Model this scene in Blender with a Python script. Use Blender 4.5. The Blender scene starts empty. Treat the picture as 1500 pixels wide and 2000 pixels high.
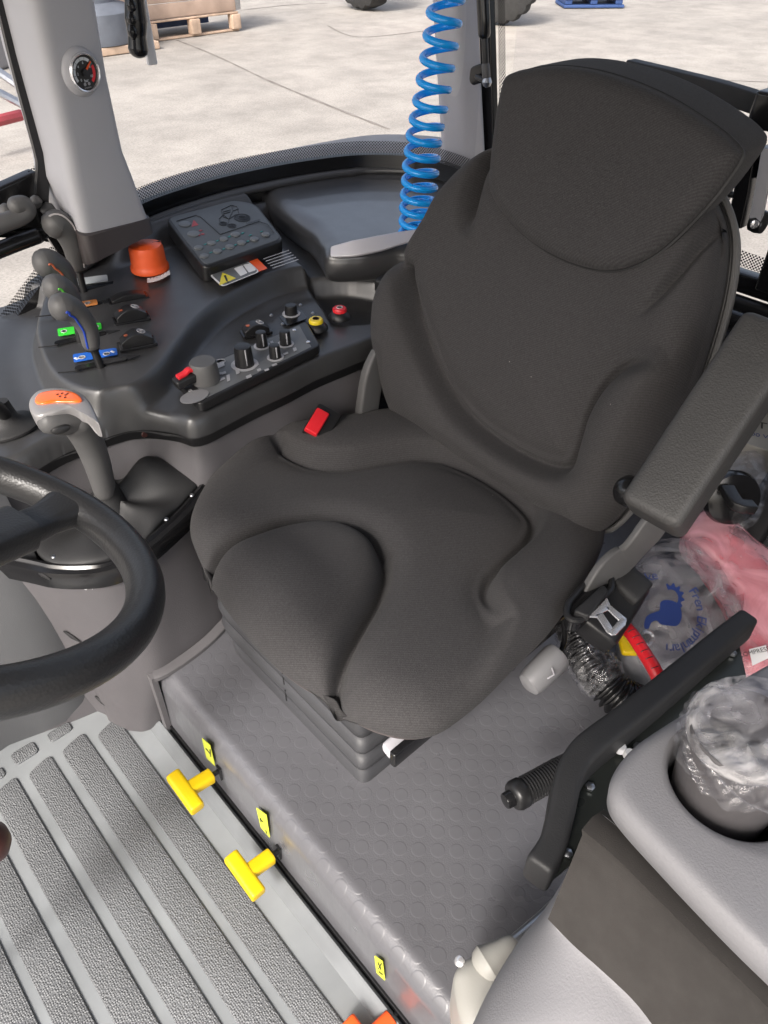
import bpy, bmesh, math, random
import numpy as np
from mathutils import Vector, Matrix
random.seed(7); np.random.seed(7)
SC = bpy.context.scene; COL = SC.collection
# ---------------------------------------------------------------- camera, sky, sun, exposure
F = 1450.; TH = math.radians(40.8); AZ = math.radians(42.4); H = 1.25
fw = Vector((math.sin(AZ)*math.cos(TH), math.cos(AZ)*math.cos(TH), -math.sin(TH)))
rt = Vector((math.cos(AZ), -math.sin(AZ), 0)); up = rt.cross(fw)
cam = bpy.data.cameras.new('camera'); co = bpy.data.objects.new('camera', cam); COL.objects.link(co)
co.matrix_world = Matrix((( rt.x, up.x, -fw.x, 0), (rt.y, up.y, -fw.y, 0), (rt.z, up.z, -fw.z, H), (0, 0, 0, 1)))
cam.sensor_fit = 'VERTICAL'; cam.sensor_height = 36; cam.lens = 36*F/2000; cam.clip_start = .02; cam.clip_end = 400
SC.camera = co
SUN_EL, SUN_AZ = math.radians(42), math.radians(250)      # compass-like: measured clockwise from +Y
wd = bpy.data.worlds.new('World'); SC.world = wd; wd.use_nodes = True
nt = wd.node_tree; nt.nodes.clear()
sky = nt.nodes.new('ShaderNodeTexSky'); sky.sky_type = 'NISHITA'; sky.sun_disc = False
sky.sun_elevation = SUN_EL; sky.sun_rotation = SUN_AZ; sky.dust_density = 7; sky.air_density = 1.0
hs = nt.nodes.new('ShaderNodeHueSaturation'); hs.inputs['Saturation'].default_value = .6
bg = nt.nodes.new('ShaderNodeBackground'); bg.inputs[1].default_value = .15
wo = nt.nodes.new('ShaderNodeOutputWorld')
nt.links.new(sky.outputs[0], hs.inputs['Color']); nt.links.new(hs.outputs[0], bg.inputs[0]); nt.links.new(bg.outputs[0], wo.inputs[0])
sd = Vector((math.sin(SUN_AZ)*math.cos(SUN_EL), math.cos(SUN_AZ)*math.cos(SUN_EL), math.sin(SUN_EL)))
sl = bpy.data.lights.new('sun', 'SUN'); sl.energy = 1.4; sl.angle = math.radians(10); sl.color = (1, .96, .92)
so = bpy.data.objects.new('sun', sl); COL.objects.link(so); so.rotation_euler = sd.to_track_quat('Z', 'Y').to_euler(); so.location = (0, 0, 6)
SC.view_settings.view_transform = 'Standard'; SC.view_settings.look = 'None'
SC.view_settings.exposure = 1.08; SC.view_settings.gamma = 1
# ---------------------------------------------------------------- helpers
def ray(px, py): return fw + rt*((px-750)/F) + up*(-(py-1000)/F)
def P(px, py, x=None, y=None, z=None, pl=None, d=None):
    v = ray(px, py)
    if z is not None: t = (z-H)/v.z
    elif x is not None: t = x/v.x
    elif y is not None: t = y/v.y
    elif pl is not None:
        t = (pl[0]-Vector((0, 0, H))).dot(pl[1])/v.dot(pl[1])
    else: t = d
    return Vector((0, 0, H)) + v*t
def PS(pts, **k): return [P(a, b, **k) for a, b in pts]
W = {}
def thing(name, label, cat, loc, group=None):
    o = bpy.data.objects.new(name, None); COL.objects.link(o); o.empty_display_size = .02
    o.location = loc; W[o.name] = Vector(loc); o['label'] = label; o['category'] = cat
    if group: o['group'] = group
    return o
def tag(o, label, cat, group=None, kind=None):
    if label: o['label'] = label
    if cat: o['category'] = cat
    if group: o['group'] = group
    if kind: o['kind'] = kind
    return o
def obj(name, vf, mat, parent=None, smooth=True, ang=40, label=None):
    vs, fs = vf[0], vf[1]
    vs = [Vector(v) for v in vs]; off = Vector((0, 0, 0))
    if parent is None:
        a = np.array([tuple(v) for v in vs]); off = Vector(((a[:,0].min()+a[:,0].max())/2, (a[:,1].min()+a[:,1].max())/2, a[:,2].min()))
    me = bpy.data.meshes.new(name); me.from_pydata([v-off for v in vs], [], fs)
    bm = bmesh.new(); bm.from_mesh(me); bmesh.ops.recalc_face_normals(bm, faces=bm.faces)
    if len(vf) > 2 and vf[2] is not None:
        uv = bm.loops.layers.uv.new('UV'); bm.verts.ensure_lookup_table()
        for f in bm.faces:
            for l in f.loops: l[uv].uv = vf[2][l.vert.index]
    bm.to_mesh(me); bm.free()
    if smooth: me.shade_smooth(); me.set_sharp_from_angle(angle=math.radians(ang))
    me.materials.append(mat)
    o = bpy.data.objects.new(name, me); COL.objects.link(o); o.location = off; W[o.name] = off
    if parent is not None:
        o.parent = parent; pw = W[parent.name]; o.matrix_parent_inverse = Matrix.Translation(-pw)
    if label: o['label'] = label
    return o
def join(*parts):
    V, Fc = [], []
    for p in parts:
        n = len(V); V += list(p[0]); Fc += [tuple(i+n for i in f) for f in p[1]]
    return V, Fc
def frame(n, hint=None):
    n = Vector(n).normalized(); h = Vector(hint) if hint is not None else (Vector((0, 0, 1)) if abs(n.z) < .9 else Vector((1, 0, 0)))
    u = (h - n*h.dot(n)).normalized(); return u, n.cross(u), n
def catmull(pts, sub=8, closed=False):
    pts = [Vector(p) for p in pts]; n = len(pts); out = []
    rng = range(n if closed else n-1)
    for i in rng:
        if closed: a, b, c, d = pts[i-1], pts[i], pts[(i+1) % n], pts[(i+2) % n]
        else: a, b, c, d = pts[max(i-1, 0)], pts[i], pts[i+1], pts[min(i+2, n-1)]
        for k in range(sub):
            t = k/sub
            out.append(.5*((2*b)+(c-a)*t+(2*a-5*b+4*c-d)*t*t+(3*b-a-3*c+d)*t**3))
    if not closed: out.append(pts[-1])
    return out
def roundpoly(pts, r, seg=5):
    pts = [Vector(p) for p in pts]; n = len(pts); out = []
    for i in range(n):
        a, b, c = pts[i-1], pts[i], pts[(i+1) % n]
        rr = r[i] if isinstance(r, (list, tuple)) else r
        d1 = min(rr, (a-b).length*.48); d2 = min(rr, (c-b).length*.48)
        p, q = b+(a-b).normalized()*d1, b+(c-b).normalized()*d2
        for k in range(seg+1):
            t = k/seg; out.append(p*(1-t)**2 + b*2*t*(1-t) + q*t*t)
    return out
def rings(rs, cap0=True, cap1=True, closed=True):
    n = len(rs[0]); V = [v for r in rs for v in r]; Fc = []
    for i in range(len(rs)-1):
        for j in range(n if closed else n-1):
            k = (j+1) % n; Fc.append((i*n+j, i*n+k, (i+1)*n+k, (i+1)*n+j))
    if cap0: Fc.append(tuple(range(n))[::-1])
    if cap1: Fc.append(tuple((len(rs)-1)*n+j for j in range(n)))
    return V, Fc
def lathe(c, n, prof, seg=36, flute=0, fd=.04, hint=None, sx=1, sy=1):
    u, v, n = frame(n, hint); c = Vector(c); rs = []
    for r, h in prof:
        ring = []
        for k in range(seg):
            a = 2*math.pi*k/seg; rr = r*(1-fd*(.5+.5*math.cos(a*flute))) if flute else r
            ring.append(c+u*math.cos(a)*rr*sx+v*math.sin(a)*rr*sy+n*h)
        rs.append(ring)
    return rings(rs)
def tube(pts, r, seg=14, sub=6, hint=None, flat=1.):
    n0 = len(pts); pts = catmull(pts, sub) if sub > 1 else [Vector(p) for p in pts]; n = len(pts)
    if not isinstance(r, (int, float)):
        rr = [np.interp(i/(n-1)*(n0-1), range(n0), r) for i in range(n)]
    else: rr = [r]*n
    T = [(pts[min(i+1, n-1)]-pts[max(i-1, 0)]).normalized() for i in range(n)]
    u = frame(T[0], hint)[0]; rs = []
    for i in range(n):
        u = (u-T[i]*u.dot(T[i])).normalized(); v = T[i].cross(u)
        rs.append([pts[i]+u*math.cos(2*math.pi*k/seg)*rr[i]*flat+v*math.sin(2*math.pi*k/seg)*rr[i] for k in range(seg)])
    # rounded ends
    for s, e in ((0, -1), (-1, 1)):
        c = pts[s]; ring = rs[s]; t = T[s]*e; R = rr[s]
        new = [[c+(p-c)*math.cos(a)+t*R*.8*math.sin(a) for p in ring] for a in (.5, .95, 1.35)]
        if e < 0: rs = new[::-1]+rs
        else: rs = rs+new
    return rings(rs)
def sweep(path, sec, upv, sub=6, scales=None, caps=True, bev=0):
    n0 = len(path); pts = catmull(path, sub) if sub > 1 else [Vector(p) for p in path]; n = len(pts); rs = []
    for i in range(n):
        t = (pts[min(i+1, n-1)]-pts[max(i-1, 0)]).normalized()
        s = t.cross(Vector(upv)).normalized(); w = s.cross(t)
        k = np.interp(i/(n-1)*(n0-1), range(n0), scales) if scales else 1
        rs.append([pts[i]+s*a*k+w*b*k for a, b in sec])
    if bev:
        for s, e in ((0, -1), (-1, 1)):
            c = sum(rs[s], Vector())/len(rs[s]); t = (pts[0]-pts[1]).normalized() if e < 0 else (pts[-1]-pts[-2]).normalized()
            w = max((p-c).length for p in rs[s]); new = []
            for a in (.4, .8, 1.2, 1.5):
                new.append([c+(p-c)*(1-bev/w*(1-math.cos(a)))+t*bev*math.sin(a) for p in rs[s]])
            rs = new[::-1]+rs if e < 0 else rs+new
    return rings(rs, caps, caps)
def rrect(w, h, r, seg=4):
    return [(p.x, p.y) for p in roundpoly([Vector((-w/2, -h/2, 0)), Vector((w/2, -h/2, 0)), Vector((w/2, h/2, 0)), Vector((-w/2, h/2, 0))], r, seg)]
def prism(poly, n, th, bev=0, steps=4, both=False):
    """solid slab: poly is the top outline, th its thickness against n, bev its rounded top edge"""
    n = Vector(n).normalized(); N = len(poly); poly = [Vector(p) for p in poly]
    area = Vector()
    for i in range(N): area += poly[i].cross(poly[(i+1) % N])
    if area.dot(n) < 0: poly = poly[::-1]
    ins = []
    for i in range(N):
        a, b, c = poly[i-1], poly[i], poly[(i+1) % N]
        e1 = (b-a); e2 = (c-b)
        e1 = e1.normalized() if e1.length > 1e-7 else e2.normalized(); e2 = e2.normalized() if e2.length > 1e-7 else e1
        m = n.cross(e1)+n.cross(e2); m = m.normalized() if m.length > 1e-6 else n.cross(e1)
        ins.append(m/max(.5, m.dot(n.cross(e1))))
    rs = []
    if both and bev:
        for k in range(steps):
            a = k/steps*math.pi/2; rs.append([p+q*bev*(1-math.sin(a))-n*(th-bev+bev*math.cos(a)) for p, q in zip(poly, ins)])
        rs.append([p-n*(th-bev) for p in poly])
    else: rs.append([p-n*th for p in poly])
    if bev:
        for k in range(steps+1):
            a = k/steps*math.pi/2; rs.append([p+q*bev*(1-math.cos(a))-n*bev*(1-math.sin(a)) for p, q in zip(poly, ins)])
    else: rs.append(poly)
    return rings(rs)
def box(c, sx, sy, sz, bev=.002, rot=0, ax=None):
    c = Vector(c)
    if ax: X, Y, Z = ax
    else: X = Vector((math.cos(rot), math.sin(rot), 0)); Y = Vector((-math.sin(rot), math.cos(rot), 0)); Z = Vector((0, 0, 1))
    q = [c+X*a*sx/2+Y*b*sy/2+Z*sz/2 for a, b in ((-1, -1), (1, -1), (1, 1), (-1, 1))]
    return prism(roundpoly(q, bev*1.5, 3), Z, sz, bev, 3, both=True)
def seg_dist(A, L):
    """distance of N 3-D points to polyline L"""
    A = np.asarray(A, float); L = np.array([tuple(p) for p in L]); best = np.full(len(A), 1e9)
    for i in range(len(L)-1):
        d = L[i+1]-L[i]; q = d.dot(d)+1e-12
        t = np.clip(((A-L[i])@d)/q, 0, 1); best = np.minimum(best, np.linalg.norm(A-(L[i]+t[:, None]*d), axis=1))
    return best
def sdf2(A, poly):
    """signed distance (inside > 0) of N 2-D points"""
    Q = np.array([(p[0], p[1]) for p in poly]); A = np.asarray(A, float); ins = np.zeros(len(A), bool); best = np.full(len(A), 1e9)
    for i in range(len(Q)):
        a, b = Q[i], Q[(i+1) % len(Q)]; d = b-a; t = np.clip(((A-a)@d)/(d.dot(d)+1e-12), 0, 1)
        best = np.minimum(best, np.linalg.norm(A-(a+t[:, None]*d), axis=1))
        if a[1] != b[1]:
            c = ((a[1] > A[:, 1]) != (b[1] > A[:, 1])) & (A[:, 0] < (b[0]-a[0])*(A[:, 1]-a[1])/(b[1]-a[1])+a[0]); ins ^= c
    return np.where(ins, best, -best)
def sstep(x): x = np.clip(x, 0, 1); return x*x*(3-2*x)
def pillow(outline, n, T, D, grooves=(), steps=(), nr=90, ns=420, p=6., q=.5, center=None, extra=None, back=.9, edge=0, bd=None, sk_=((.06, 1.004), (.5, 1.0), (.85, .985), (.97, .96), (1., .9))):
    """upholstered body: polar grid over a closed outline, rounded to height T on the n side, D deep behind"""
    n = Vector(n).normalized(); N0 = len(outline); O = catmull(outline, max(1, ns//N0), True); N = len(O)
    c = Vector(center) if center else sum(O, Vector())/N
    On = np.array([tuple(o) for o in O]); cn = np.array(tuple(c)); nn = np.array(tuple(n))
    rho = 1-(1-np.linspace(.02, 1, nr))**1.5; rho = rho/rho[-1]
    G = cn+rho[:, None, None]*(On-cn)[None]
    base = G.reshape(-1, 3)
    if edge:
        dd = seg_dist(base, list(O)+[O[0]]); f = np.clip(1-dd/edge, 0, 1); h = T*np.sqrt(np.clip(1-f**2.2, 0, 1))
    else:
        h = (T*np.clip(1-np.repeat(rho, N)**p, 0, 1)**q)
    h0 = np.clip(h/T, 0, 1)
    for g in grooves:
        L, w, dep = g[:3]; L = catmull(L, 8)
        d = seg_dist(base, L); tp_ = 1
        for e in (g[4] if len(g) > 4 else ()): tp_ = tp_*(1-np.exp(-(np.linalg.norm(base-np.array(tuple(L[e])), axis=1)/.05)**2))
        h = h-dep*np.exp(-(d/w)**2)*tp_
        if len(g) > 3: h = h-g[3]*np.exp(-(d/(w*3.2))**2)*tp_
    if extra is not None: h = h+extra(base)*(h0 if edge else 1)
    V = base+h[:, None]*nn
    sk = []
    for k, (dz, s) in enumerate(sk_):
        sk.append(cn+s*(On-cn)+(np.array(tuple(bd)) if bd is not None else -nn)*D*dz)
    V = np.vstack([V]+sk); nrr = nr+len(sk); Fc = []
    for i in range(nrr-1):
        for j in range(N): k = (j+1) % N; Fc.append((i*N+j, i*N+k, (i+1)*N+k, (i+1)*N+j))
    Fc.append(tuple(range(N))[::-1]); Fc.append(tuple((nrr-1)*N+j for j in range(N)))
    return [Vector(v) for v in V], Fc
def text(name, s, c, xd, yd, size, mat, parent, lift=.0006, align='CENTER'):
    cu = bpy.data.curves.new('t', 'FONT'); cu.body = s; cu.size = size; cu.align_x = align; cu.align_y = 'CENTER'; cu.resolution_u = 3; cu.extrude = .0001
    t = bpy.data.objects.new('t', cu); COL.objects.link(t); bpy.context.view_layer.update()
    me = bpy.data.meshes.new_from_object(t.evaluated_get(bpy.context.evaluated_depsgraph_get()))
    xd = Vector(xd).normalized(); zd = xd.cross(Vector(yd)).normalized(); yd = zd.cross(xd)
    vs = [Vector(c)+xd*v.co.x+yd*v.co.y+zd*(lift+v.co.z) for v in me.vertices]; fs = [tuple(p.vertices) for p in me.polygons]
    bpy.data.objects.remove(t); bpy.data.curves.remove(cu); bpy.data.meshes.remove(me)
    return obj(name, (vs, fs), mat, parent, smooth=False) if name else (vs, fs)
# ---------------------------------------------------------------- materials
def mat(name, col, rough=.5, metal=0, bump=None, var=.12, vscale=6, spec=.5, alpha=None, coat=0, rvar=.1, sheen=0, emis=0):
    m = bpy.data.materials.new(name); m.use_nodes = True; t = m.node_tree; b = t.nodes['Principled BSDF']
    b.inputs['Roughness'].default_value = rough; b.inputs['Metallic'].default_value = metal
    b.inputs['Specular IOR Level'].default_value = spec; b.inputs['Coat Weight'].default_value = coat
    if sheen: b.inputs['Sheen Weight'].default_value = sheen; b.inputs['Sheen Roughness'].default_value = .4
    tc = t.nodes.new('ShaderNodeTexCoord'); nz = t.nodes.new('ShaderNodeTexNoise'); nz.inputs['Scale'].default_value = vscale; nz.inputs['Detail'].default_value = 6
    t.links.new(tc.outputs['Object'], nz.inputs['Vector'])
    rp = t.nodes.new('ShaderNodeMapRange'); rp.inputs[1].default_value = .3; rp.inputs[2].default_value = .7; rp.inputs[3].default_value = 1-var; rp.inputs[4].default_value = 1+var
    t.links.new(nz.outputs[0], rp.inputs[0])
    mx = t.nodes.new('ShaderNodeVectorMath'); mx.operation = 'SCALE'; mx.inputs[0].default_value = col
    t.links.new(rp.outputs[0], mx.inputs['Scale']); t.links.new(mx.outputs[0], b.inputs['Base Color'])
    rr = t.nodes.new('ShaderNodeMapRange'); rr.inputs[1].default_value = .3; rr.inputs[2].default_value = .7; rr.inputs[3].default_value = max(.02, rough-rvar*rough); rr.inputs[4].default_value = min(1, rough+rvar*rough)
    n2 = t.nodes.new('ShaderNodeTexNoise'); n2.inputs['Scale'].default_value = vscale*3.1; t.links.new(tc.outputs['Object'], n2.inputs['Vector'])
    t.links.new(n2.outputs[0], rr.inputs[0]); t.links.new(rr.outputs[0], b.inputs['Roughness'])
    if bump:
        sc, st, kind = bump
        if kind == 'n': x = t.nodes.new('ShaderNodeTexNoise'); x.inputs['Detail'].default_value = 3
        else: x = t.nodes.new('ShaderNodeTexVoronoi')
        x.inputs['Scale'].default_value = sc; t.links.new(tc.outputs['Object'], x.inputs['Vector'])
        bp = t.nodes.new('ShaderNodeBump'); bp.inputs['Strength'].default_value = st; bp.inputs['Distance'].default_value = .001
        t.links.new(x.outputs[0], bp.inputs['Height']); t.links.new(bp.outputs[0], b.inputs['Normal'])
    if alpha is not None: b.inputs['Alpha'].default_value = alpha
    if emis: b.inputs['Emission Color'].default_value = (*col, 1); b.inputs['Emission Strength'].default_value = emis
    return m
M = {}
M['fabric'] = mat('fabric', (.052, .050, .051), .92, bump=(1100, .8, 'n'), var=.10, vscale=300, spec=.2, sheen=.05)
def fabric(m):
    t = m.node_tree; b = t.nodes['Principled BSDF']; a = b.inputs['Base Color'].links[0].from_socket
    tc = t.nodes.new('ShaderNodeTexCoord'); n1 = t.nodes.new('ShaderNodeTexNoise'); n1.inputs['Scale'].default_value = 800; n1.inputs['Detail'].default_value = 2; t.links.new(tc.outputs['Object'], n1.inputs['Vector'])
    r1 = t.nodes.new('ShaderNodeMapRange'); r1.inputs[1].default_value = .35; r1.inputs[2].default_value = .65; r1.inputs[3].default_value = .82; r1.inputs[4].default_value = 1.18; t.links.new(n1.outputs[0], r1.inputs[0])
    w = t.nodes.new('ShaderNodeTexWave'); w.inputs['Scale'].default_value = 120; w.bands_direction = 'DIAGONAL'; w.inputs['Distortion'].default_value = .6; t.links.new(tc.outputs['Object'], w.inputs['Vector'])
    r2 = t.nodes.new('ShaderNodeMapRange'); r2.inputs[3].default_value = .88; r2.inputs[4].default_value = 1.12; t.links.new(w.outputs[1], r2.inputs[0])
    mu = t.nodes.new('ShaderNodeMath'); mu.operation = 'MULTIPLY'; t.links.new(r1.outputs[0], mu.inputs[0]); t.links.new(r2.outputs[0], mu.inputs[1])
    s = t.nodes.new('ShaderNodeVectorMath'); s.operation = 'SCALE'; t.links.new(a, s.inputs[0]); t.links.new(mu.outputs[0], s.inputs['Scale'])
    vo = t.nodes.new('ShaderNodeTexVoronoi'); vo.inputs['Scale'].default_value = 14; t.links.new(tc.outputs['Object'], vo.inputs['Vector'])
    lt = t.nodes.new('ShaderNodeMath'); lt.operation = 'LESS_THAN'; lt.inputs[1].default_value = .016; t.links.new(vo.outputs['Distance'], lt.inputs[0])
    mx = t.nodes.new('ShaderNodeMix'); mx.data_type = 'RGBA'; mx.inputs[7].default_value = (.22, .2, .19, 1); t.links.new(lt.outputs[0], mx.inputs[0]); t.links.new(s.outputs[0], mx.inputs[6]); t.links.new(mx.outputs[2], b.inputs['Base Color'])
fabric(M['fabric'])
M['console'] = mat('console', (.04, .04, .0415), .36, bump=(900, .15, 'n'), var=.1, rvar=.12, spec=.85)
M['lid'] = mat('lid', (.04, .04, .042), .34, bump=(900, .12, 'n'), var=.08, spec=1.0, coat=.5)
M['black'] = mat('black', (.014, .014, .015), .38, bump=(700, .08, 'n'))
M['gloss'] = mat('gloss', (.01, .01, .011), .2, var=.05)
M['rubber'] = mat('rubber', (.02, .02, .021), .6, bump=(500, .3, 'n'))
M['arm'] = mat('arm', (.052, .051, .05), .5, bump=(420, .7, 'n'))
M['lever'] = mat('lever', (.095, .094, .094), .5, bump=(1500, .1, 'n'))
M['panel'] = mat('panel', (.092, .087, .092), .62, bump=(520, .35, 'n'), var=.05)
M['fpanel'] = mat('fpanel', (.10, .102, .107), .58, bump=(600, .3, 'n'), var=.05)
M['pillar'] = mat('pillar', (.45, .45, .475), .6, bump=(500, .06, 'n'), var=.03)
M['trim'] = mat('trim', (.12, .115, .12), .5, bump=(600, .15, 'n'))
M['collar'] = mat('collar', (.06, .05, .05), .5)
M['greyp'] = mat('greyp', (.222, .22, .232), .5, bump=(520, .35, 'n'), var=.04)
M['softgrey'] = mat('softgrey', (.2, .2, .21), .5, var=.05)
M['bellows'] = mat('bellows', (.05, .051, .056), .5, bump=(300, .15, 'n'), var=.15)
M['orange'] = mat('orange', (.85, .11, .02), .42, var=.04)
M['yellow'] = mat('yellow', (.74, .5, .005), .42, var=.05, vscale=30, bump=(500, .15, 'n'))
M['red'] = mat('red', (.7, .02, .03), .35, var=.04)
M['ybut'] = mat('ybut', (.8, .6, .02), .35, var=.03)
M['blue'] = mat('blue', (.01, .36, .95), .22, var=.04, coat=.3)
M['chrome'] = mat('chrome', (.8, .8, .82), .25, metal=.75, var=.05)
M['steel'] = mat('steel', (.45, .46, .48), .35, metal=1, var=.1, vscale=40)
M['silver'] = mat('silver', (.55, .54, .58), .35, metal=.1, var=.03)
M['capsilver'] = mat('capsilver', (.33, .32, .32), .35, metal=.3, var=.03)
M['white'] = mat('white', (.75, .75, .76), .5, var=.03)
M['ink'] = mat('ink', (.42, .42, .44), .5, var=.02)
M['lab'] = mat('lab', (.13, .135, .14), .45, var=.03)
M['keys'] = mat('keys', (.075, .083, .09), .45, var=.04)
M['keyb'] = mat('keyb', (.13, .14, .15), .4, var=.03)
M['teal'] = mat('teal', (.02, .2, .2), .5); M['dred'] = mat('dred', (.35, .05, .06), .5)
M['stripb'] = mat('stripb', (.02, .06, .4), .4); M['stripg'] = mat('stripg', (.1, .5, .05), .4)
M['stripo'] = mat('stripo', (.5, .12, .05), .4); M['stripw'] = mat('stripw', (.5, .47, .46), .4)
M['bplate'] = mat('bplate', (.02, .14, .6), .4, var=.02); M['gplate'] = mat('gplate', (.05, .75, .05), .4, var=.02)
M['oplate'] = mat('oplate', (.8, .3, .08), .4, var=.02); M['wplate'] = mat('wplate', (.62, .66, .68), .35, var=.02)
M['ydecal'] = mat('ydecal', (.62, .68, .05), .45, var=.04); M['warn'] = mat('warn', (.85, .72, .05), .4)
M['cream'] = mat('cream', (.34, .332, .305), .45, var=.04, bump=(200, .1, 'n'))
M['cup'] = mat('cup', (.09, .085, .088), .5, var=.08); M['rubpad'] = mat('rubpad', (.033, .03, .028), .8, bump=(1100, .3, 'n'), var=.12, vscale=25, spec=.3)
M['dial'] = mat('dial', (.012, .012, .012), .35); M['wood'] = mat('wood', (.42, .31, .24), .8, var=.2, vscale=3, bump=(60, .3, 'n'))
M['palw'] = mat('palw', (.5, .37, .27), .8, var=.25); M['blued'] = mat('blued', (.03, .07, .2), .6)
M['tyre'] = mat('tyre', (.02, .02, .02), .8); M['tank'] = mat('tank', (.13, .145, .17), .6)
M['redbag'] = mat('redbag', (.62, .1, .13), .5, var=.25, vscale=12); M['print'] = mat('print', (.02, .045, .2), .5)
M['dkgreen'] = mat('dkgreen', (.05, .055, .05), .3, metal=.5, var=.2); M['brown'] = mat('brown', (.07, .022, .018), .35)
M['amber'] = mat('amber', (.95, .16, .02), .12, coat=.6, var=.1, vscale=40)
def film(name, base, tr, rough=.12, sc=28, tcol=(.93, .93, .95)):
    m = bpy.data.materials.new(name); m.use_nodes = True; t = m.node_tree; b = t.nodes['Principled BSDF']; b.inputs['Base Color'].default_value = (*base, 1); b.inputs['Roughness'].default_value = rough
    b.inputs['Coat Weight'].default_value = .5
    if name == 'film': b.inputs['Metallic'].default_value = .55
    tr_ = t.nodes.new('ShaderNodeBsdfTransparent'); tr_.inputs[0].default_value = (*tcol, 1); mx = t.nodes.new('ShaderNodeMixShader')
    tc = t.nodes.new('ShaderNodeTexCoord'); nz = t.nodes.new('ShaderNodeTexNoise'); nz.inputs['Scale'].default_value = sc; nz.inputs['Detail'].default_value = 5; nz.inputs['Distortion'].default_value = 1.5
    t.links.new(tc.outputs['Object'], nz.inputs['Vector'])
    rp = t.nodes.new('ShaderNodeMapRange'); rp.inputs[1].default_value = .35; rp.inputs[2].default_value = .7; rp.inputs[3].default_value = tr[0]; rp.inputs[4].default_value = tr[1]; rp.clamp = True
    t.links.new(nz.outputs[0], rp.inputs[0]); t.links.new(rp.outputs[0], mx.inputs[0])
    bp = t.nodes.new('ShaderNodeBump'); bp.inputs['Strength'].default_value = .9; bp.inputs['Distance'].default_value = .006; t.links.new(nz.outputs[0], bp.inputs['Height']); t.links.new(bp.outputs[0], b.inputs['Normal'])
    t.links.new(tr_.outputs[0], mx.inputs[1]); t.links.new(b.outputs[0], mx.inputs[2]); t.links.new(mx.outputs[0], t.nodes['Material Output'].inputs[0]); return m
M['film'] = film('film', (.85, .85, .87), (.02, .2), .1, 38)
M['bag'] = film('bag', (.5, .49, .51), (-.1, .55), .1, 14)
M['pinkbag'] = film('pinkbag', (.78, .42, .48), (.25, .75), .25, 12)
M['glass'] = film('glass', (.6, .58, .55), (.015, .05), .05, 3)
def frit(name, density):
    m = bpy.data.materials.new(name); m.use_nodes = True; t = m.node_tree; b = t.nodes['Principled BSDF']; b.inputs['Base Color'].default_value = (.012, .012, .012, 1); b.inputs['Roughness'].default_value = .3
    uv = t.nodes.new('ShaderNodeTexCoord'); mp = t.nodes.new('ShaderNodeMapping'); mp.inputs['Rotation'].default_value = (0, 0, math.radians(45)); t.links.new(uv.outputs['UV'], mp.inputs[0])
    vo = t.nodes.new('ShaderNodeTexVoronoi'); vo.voronoi_dimensions = '2D'; vo.inputs['Randomness'].default_value = 0; vo.inputs['Scale'].default_value = 190; t.links.new(mp.outputs[0], vo.inputs['Vector'])
    lt = t.nodes.new('ShaderNodeMath'); lt.operation = 'LESS_THAN'; lt.inputs[1].default_value = density; t.links.new(vo.outputs['Distance'], lt.inputs[0])
    tr_ = t.nodes.new('ShaderNodeBsdfTransparent'); mx = t.nodes.new('ShaderNodeMixShader'); t.links.new(lt.outputs[0], mx.inputs[0]); t.links.new(tr_.outputs[0], mx.inputs[1]); t.links.new(b.outputs[0], mx.inputs[2]); t.links.new(mx.outputs[0], t.nodes['Material Output'].inputs[0]); return m
M['frit'] = frit('frit', .40)
def platmat():
    m = mat('platform_rubber', (.112, .112, .122), .33, var=.12, vscale=5, rvar=.2, spec=.8, coat=.25); t = m.node_tree; b = t.nodes['Principled BSDF']
    tc = t.nodes.new('ShaderNodeTexCoord'); mp = t.nodes.new('ShaderNodeMapping'); mp.inputs['Rotation'].default_value = (0, 0, math.radians(45)); t.links.new(tc.outputs['Object'], mp.inputs[0])
    vo = t.nodes.new('ShaderNodeTexVoronoi'); vo.voronoi_dimensions = '2D'; vo.inputs['Randomness'].default_value = 0; vo.inputs['Scale'].default_value = 36; t.links.new(mp.outputs[0], vo.inputs['Vector'])
    mr = t.nodes.new('ShaderNodeMapRange'); mr.inputs[1].default_value = .34; mr.inputs[2].default_value = .40; mr.inputs[3].default_value = 1; mr.inputs[4].default_value = 0; t.links.new(vo.outputs['Distance'], mr.inputs[0])
    nz = t.nodes.new('ShaderNodeTexVoronoi'); nz.inputs['Scale'].default_value = 420; t.links.new(tc.outputs['Object'], nz.inputs['Vector'])
    iv = t.nodes.new('ShaderNodeMath'); iv.operation = 'SUBTRACT'; iv.inputs[0].default_value = 1; t.links.new(mr.outputs[0], iv.inputs[1])
    ml = t.nodes.new('ShaderNodeMath'); ml.operation = 'MULTIPLY'; t.links.new(nz.outputs[0], ml.inputs[0]); t.links.new(iv.outputs[0], ml.inputs[1])
    ml2 = t.nodes.new('ShaderNodeMath'); ml2.operation = 'MULTIPLY_ADD'; ml2.inputs[1].default_value = .45; t.links.new(ml.outputs[0], ml2.inputs[0]); t.links.new(mr.outputs[0], ml2.inputs[2])
    bp = t.nodes.new('ShaderNodeBump'); bp.inputs['Strength'].default_value = .45; bp.inputs['Distance'].default_value = .0007; t.links.new(ml2.outputs[0], bp.inputs['Height']); t.links.new(bp.outputs[0], b.inputs['Normal']); return m
M['plat'] = platmat()
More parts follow.
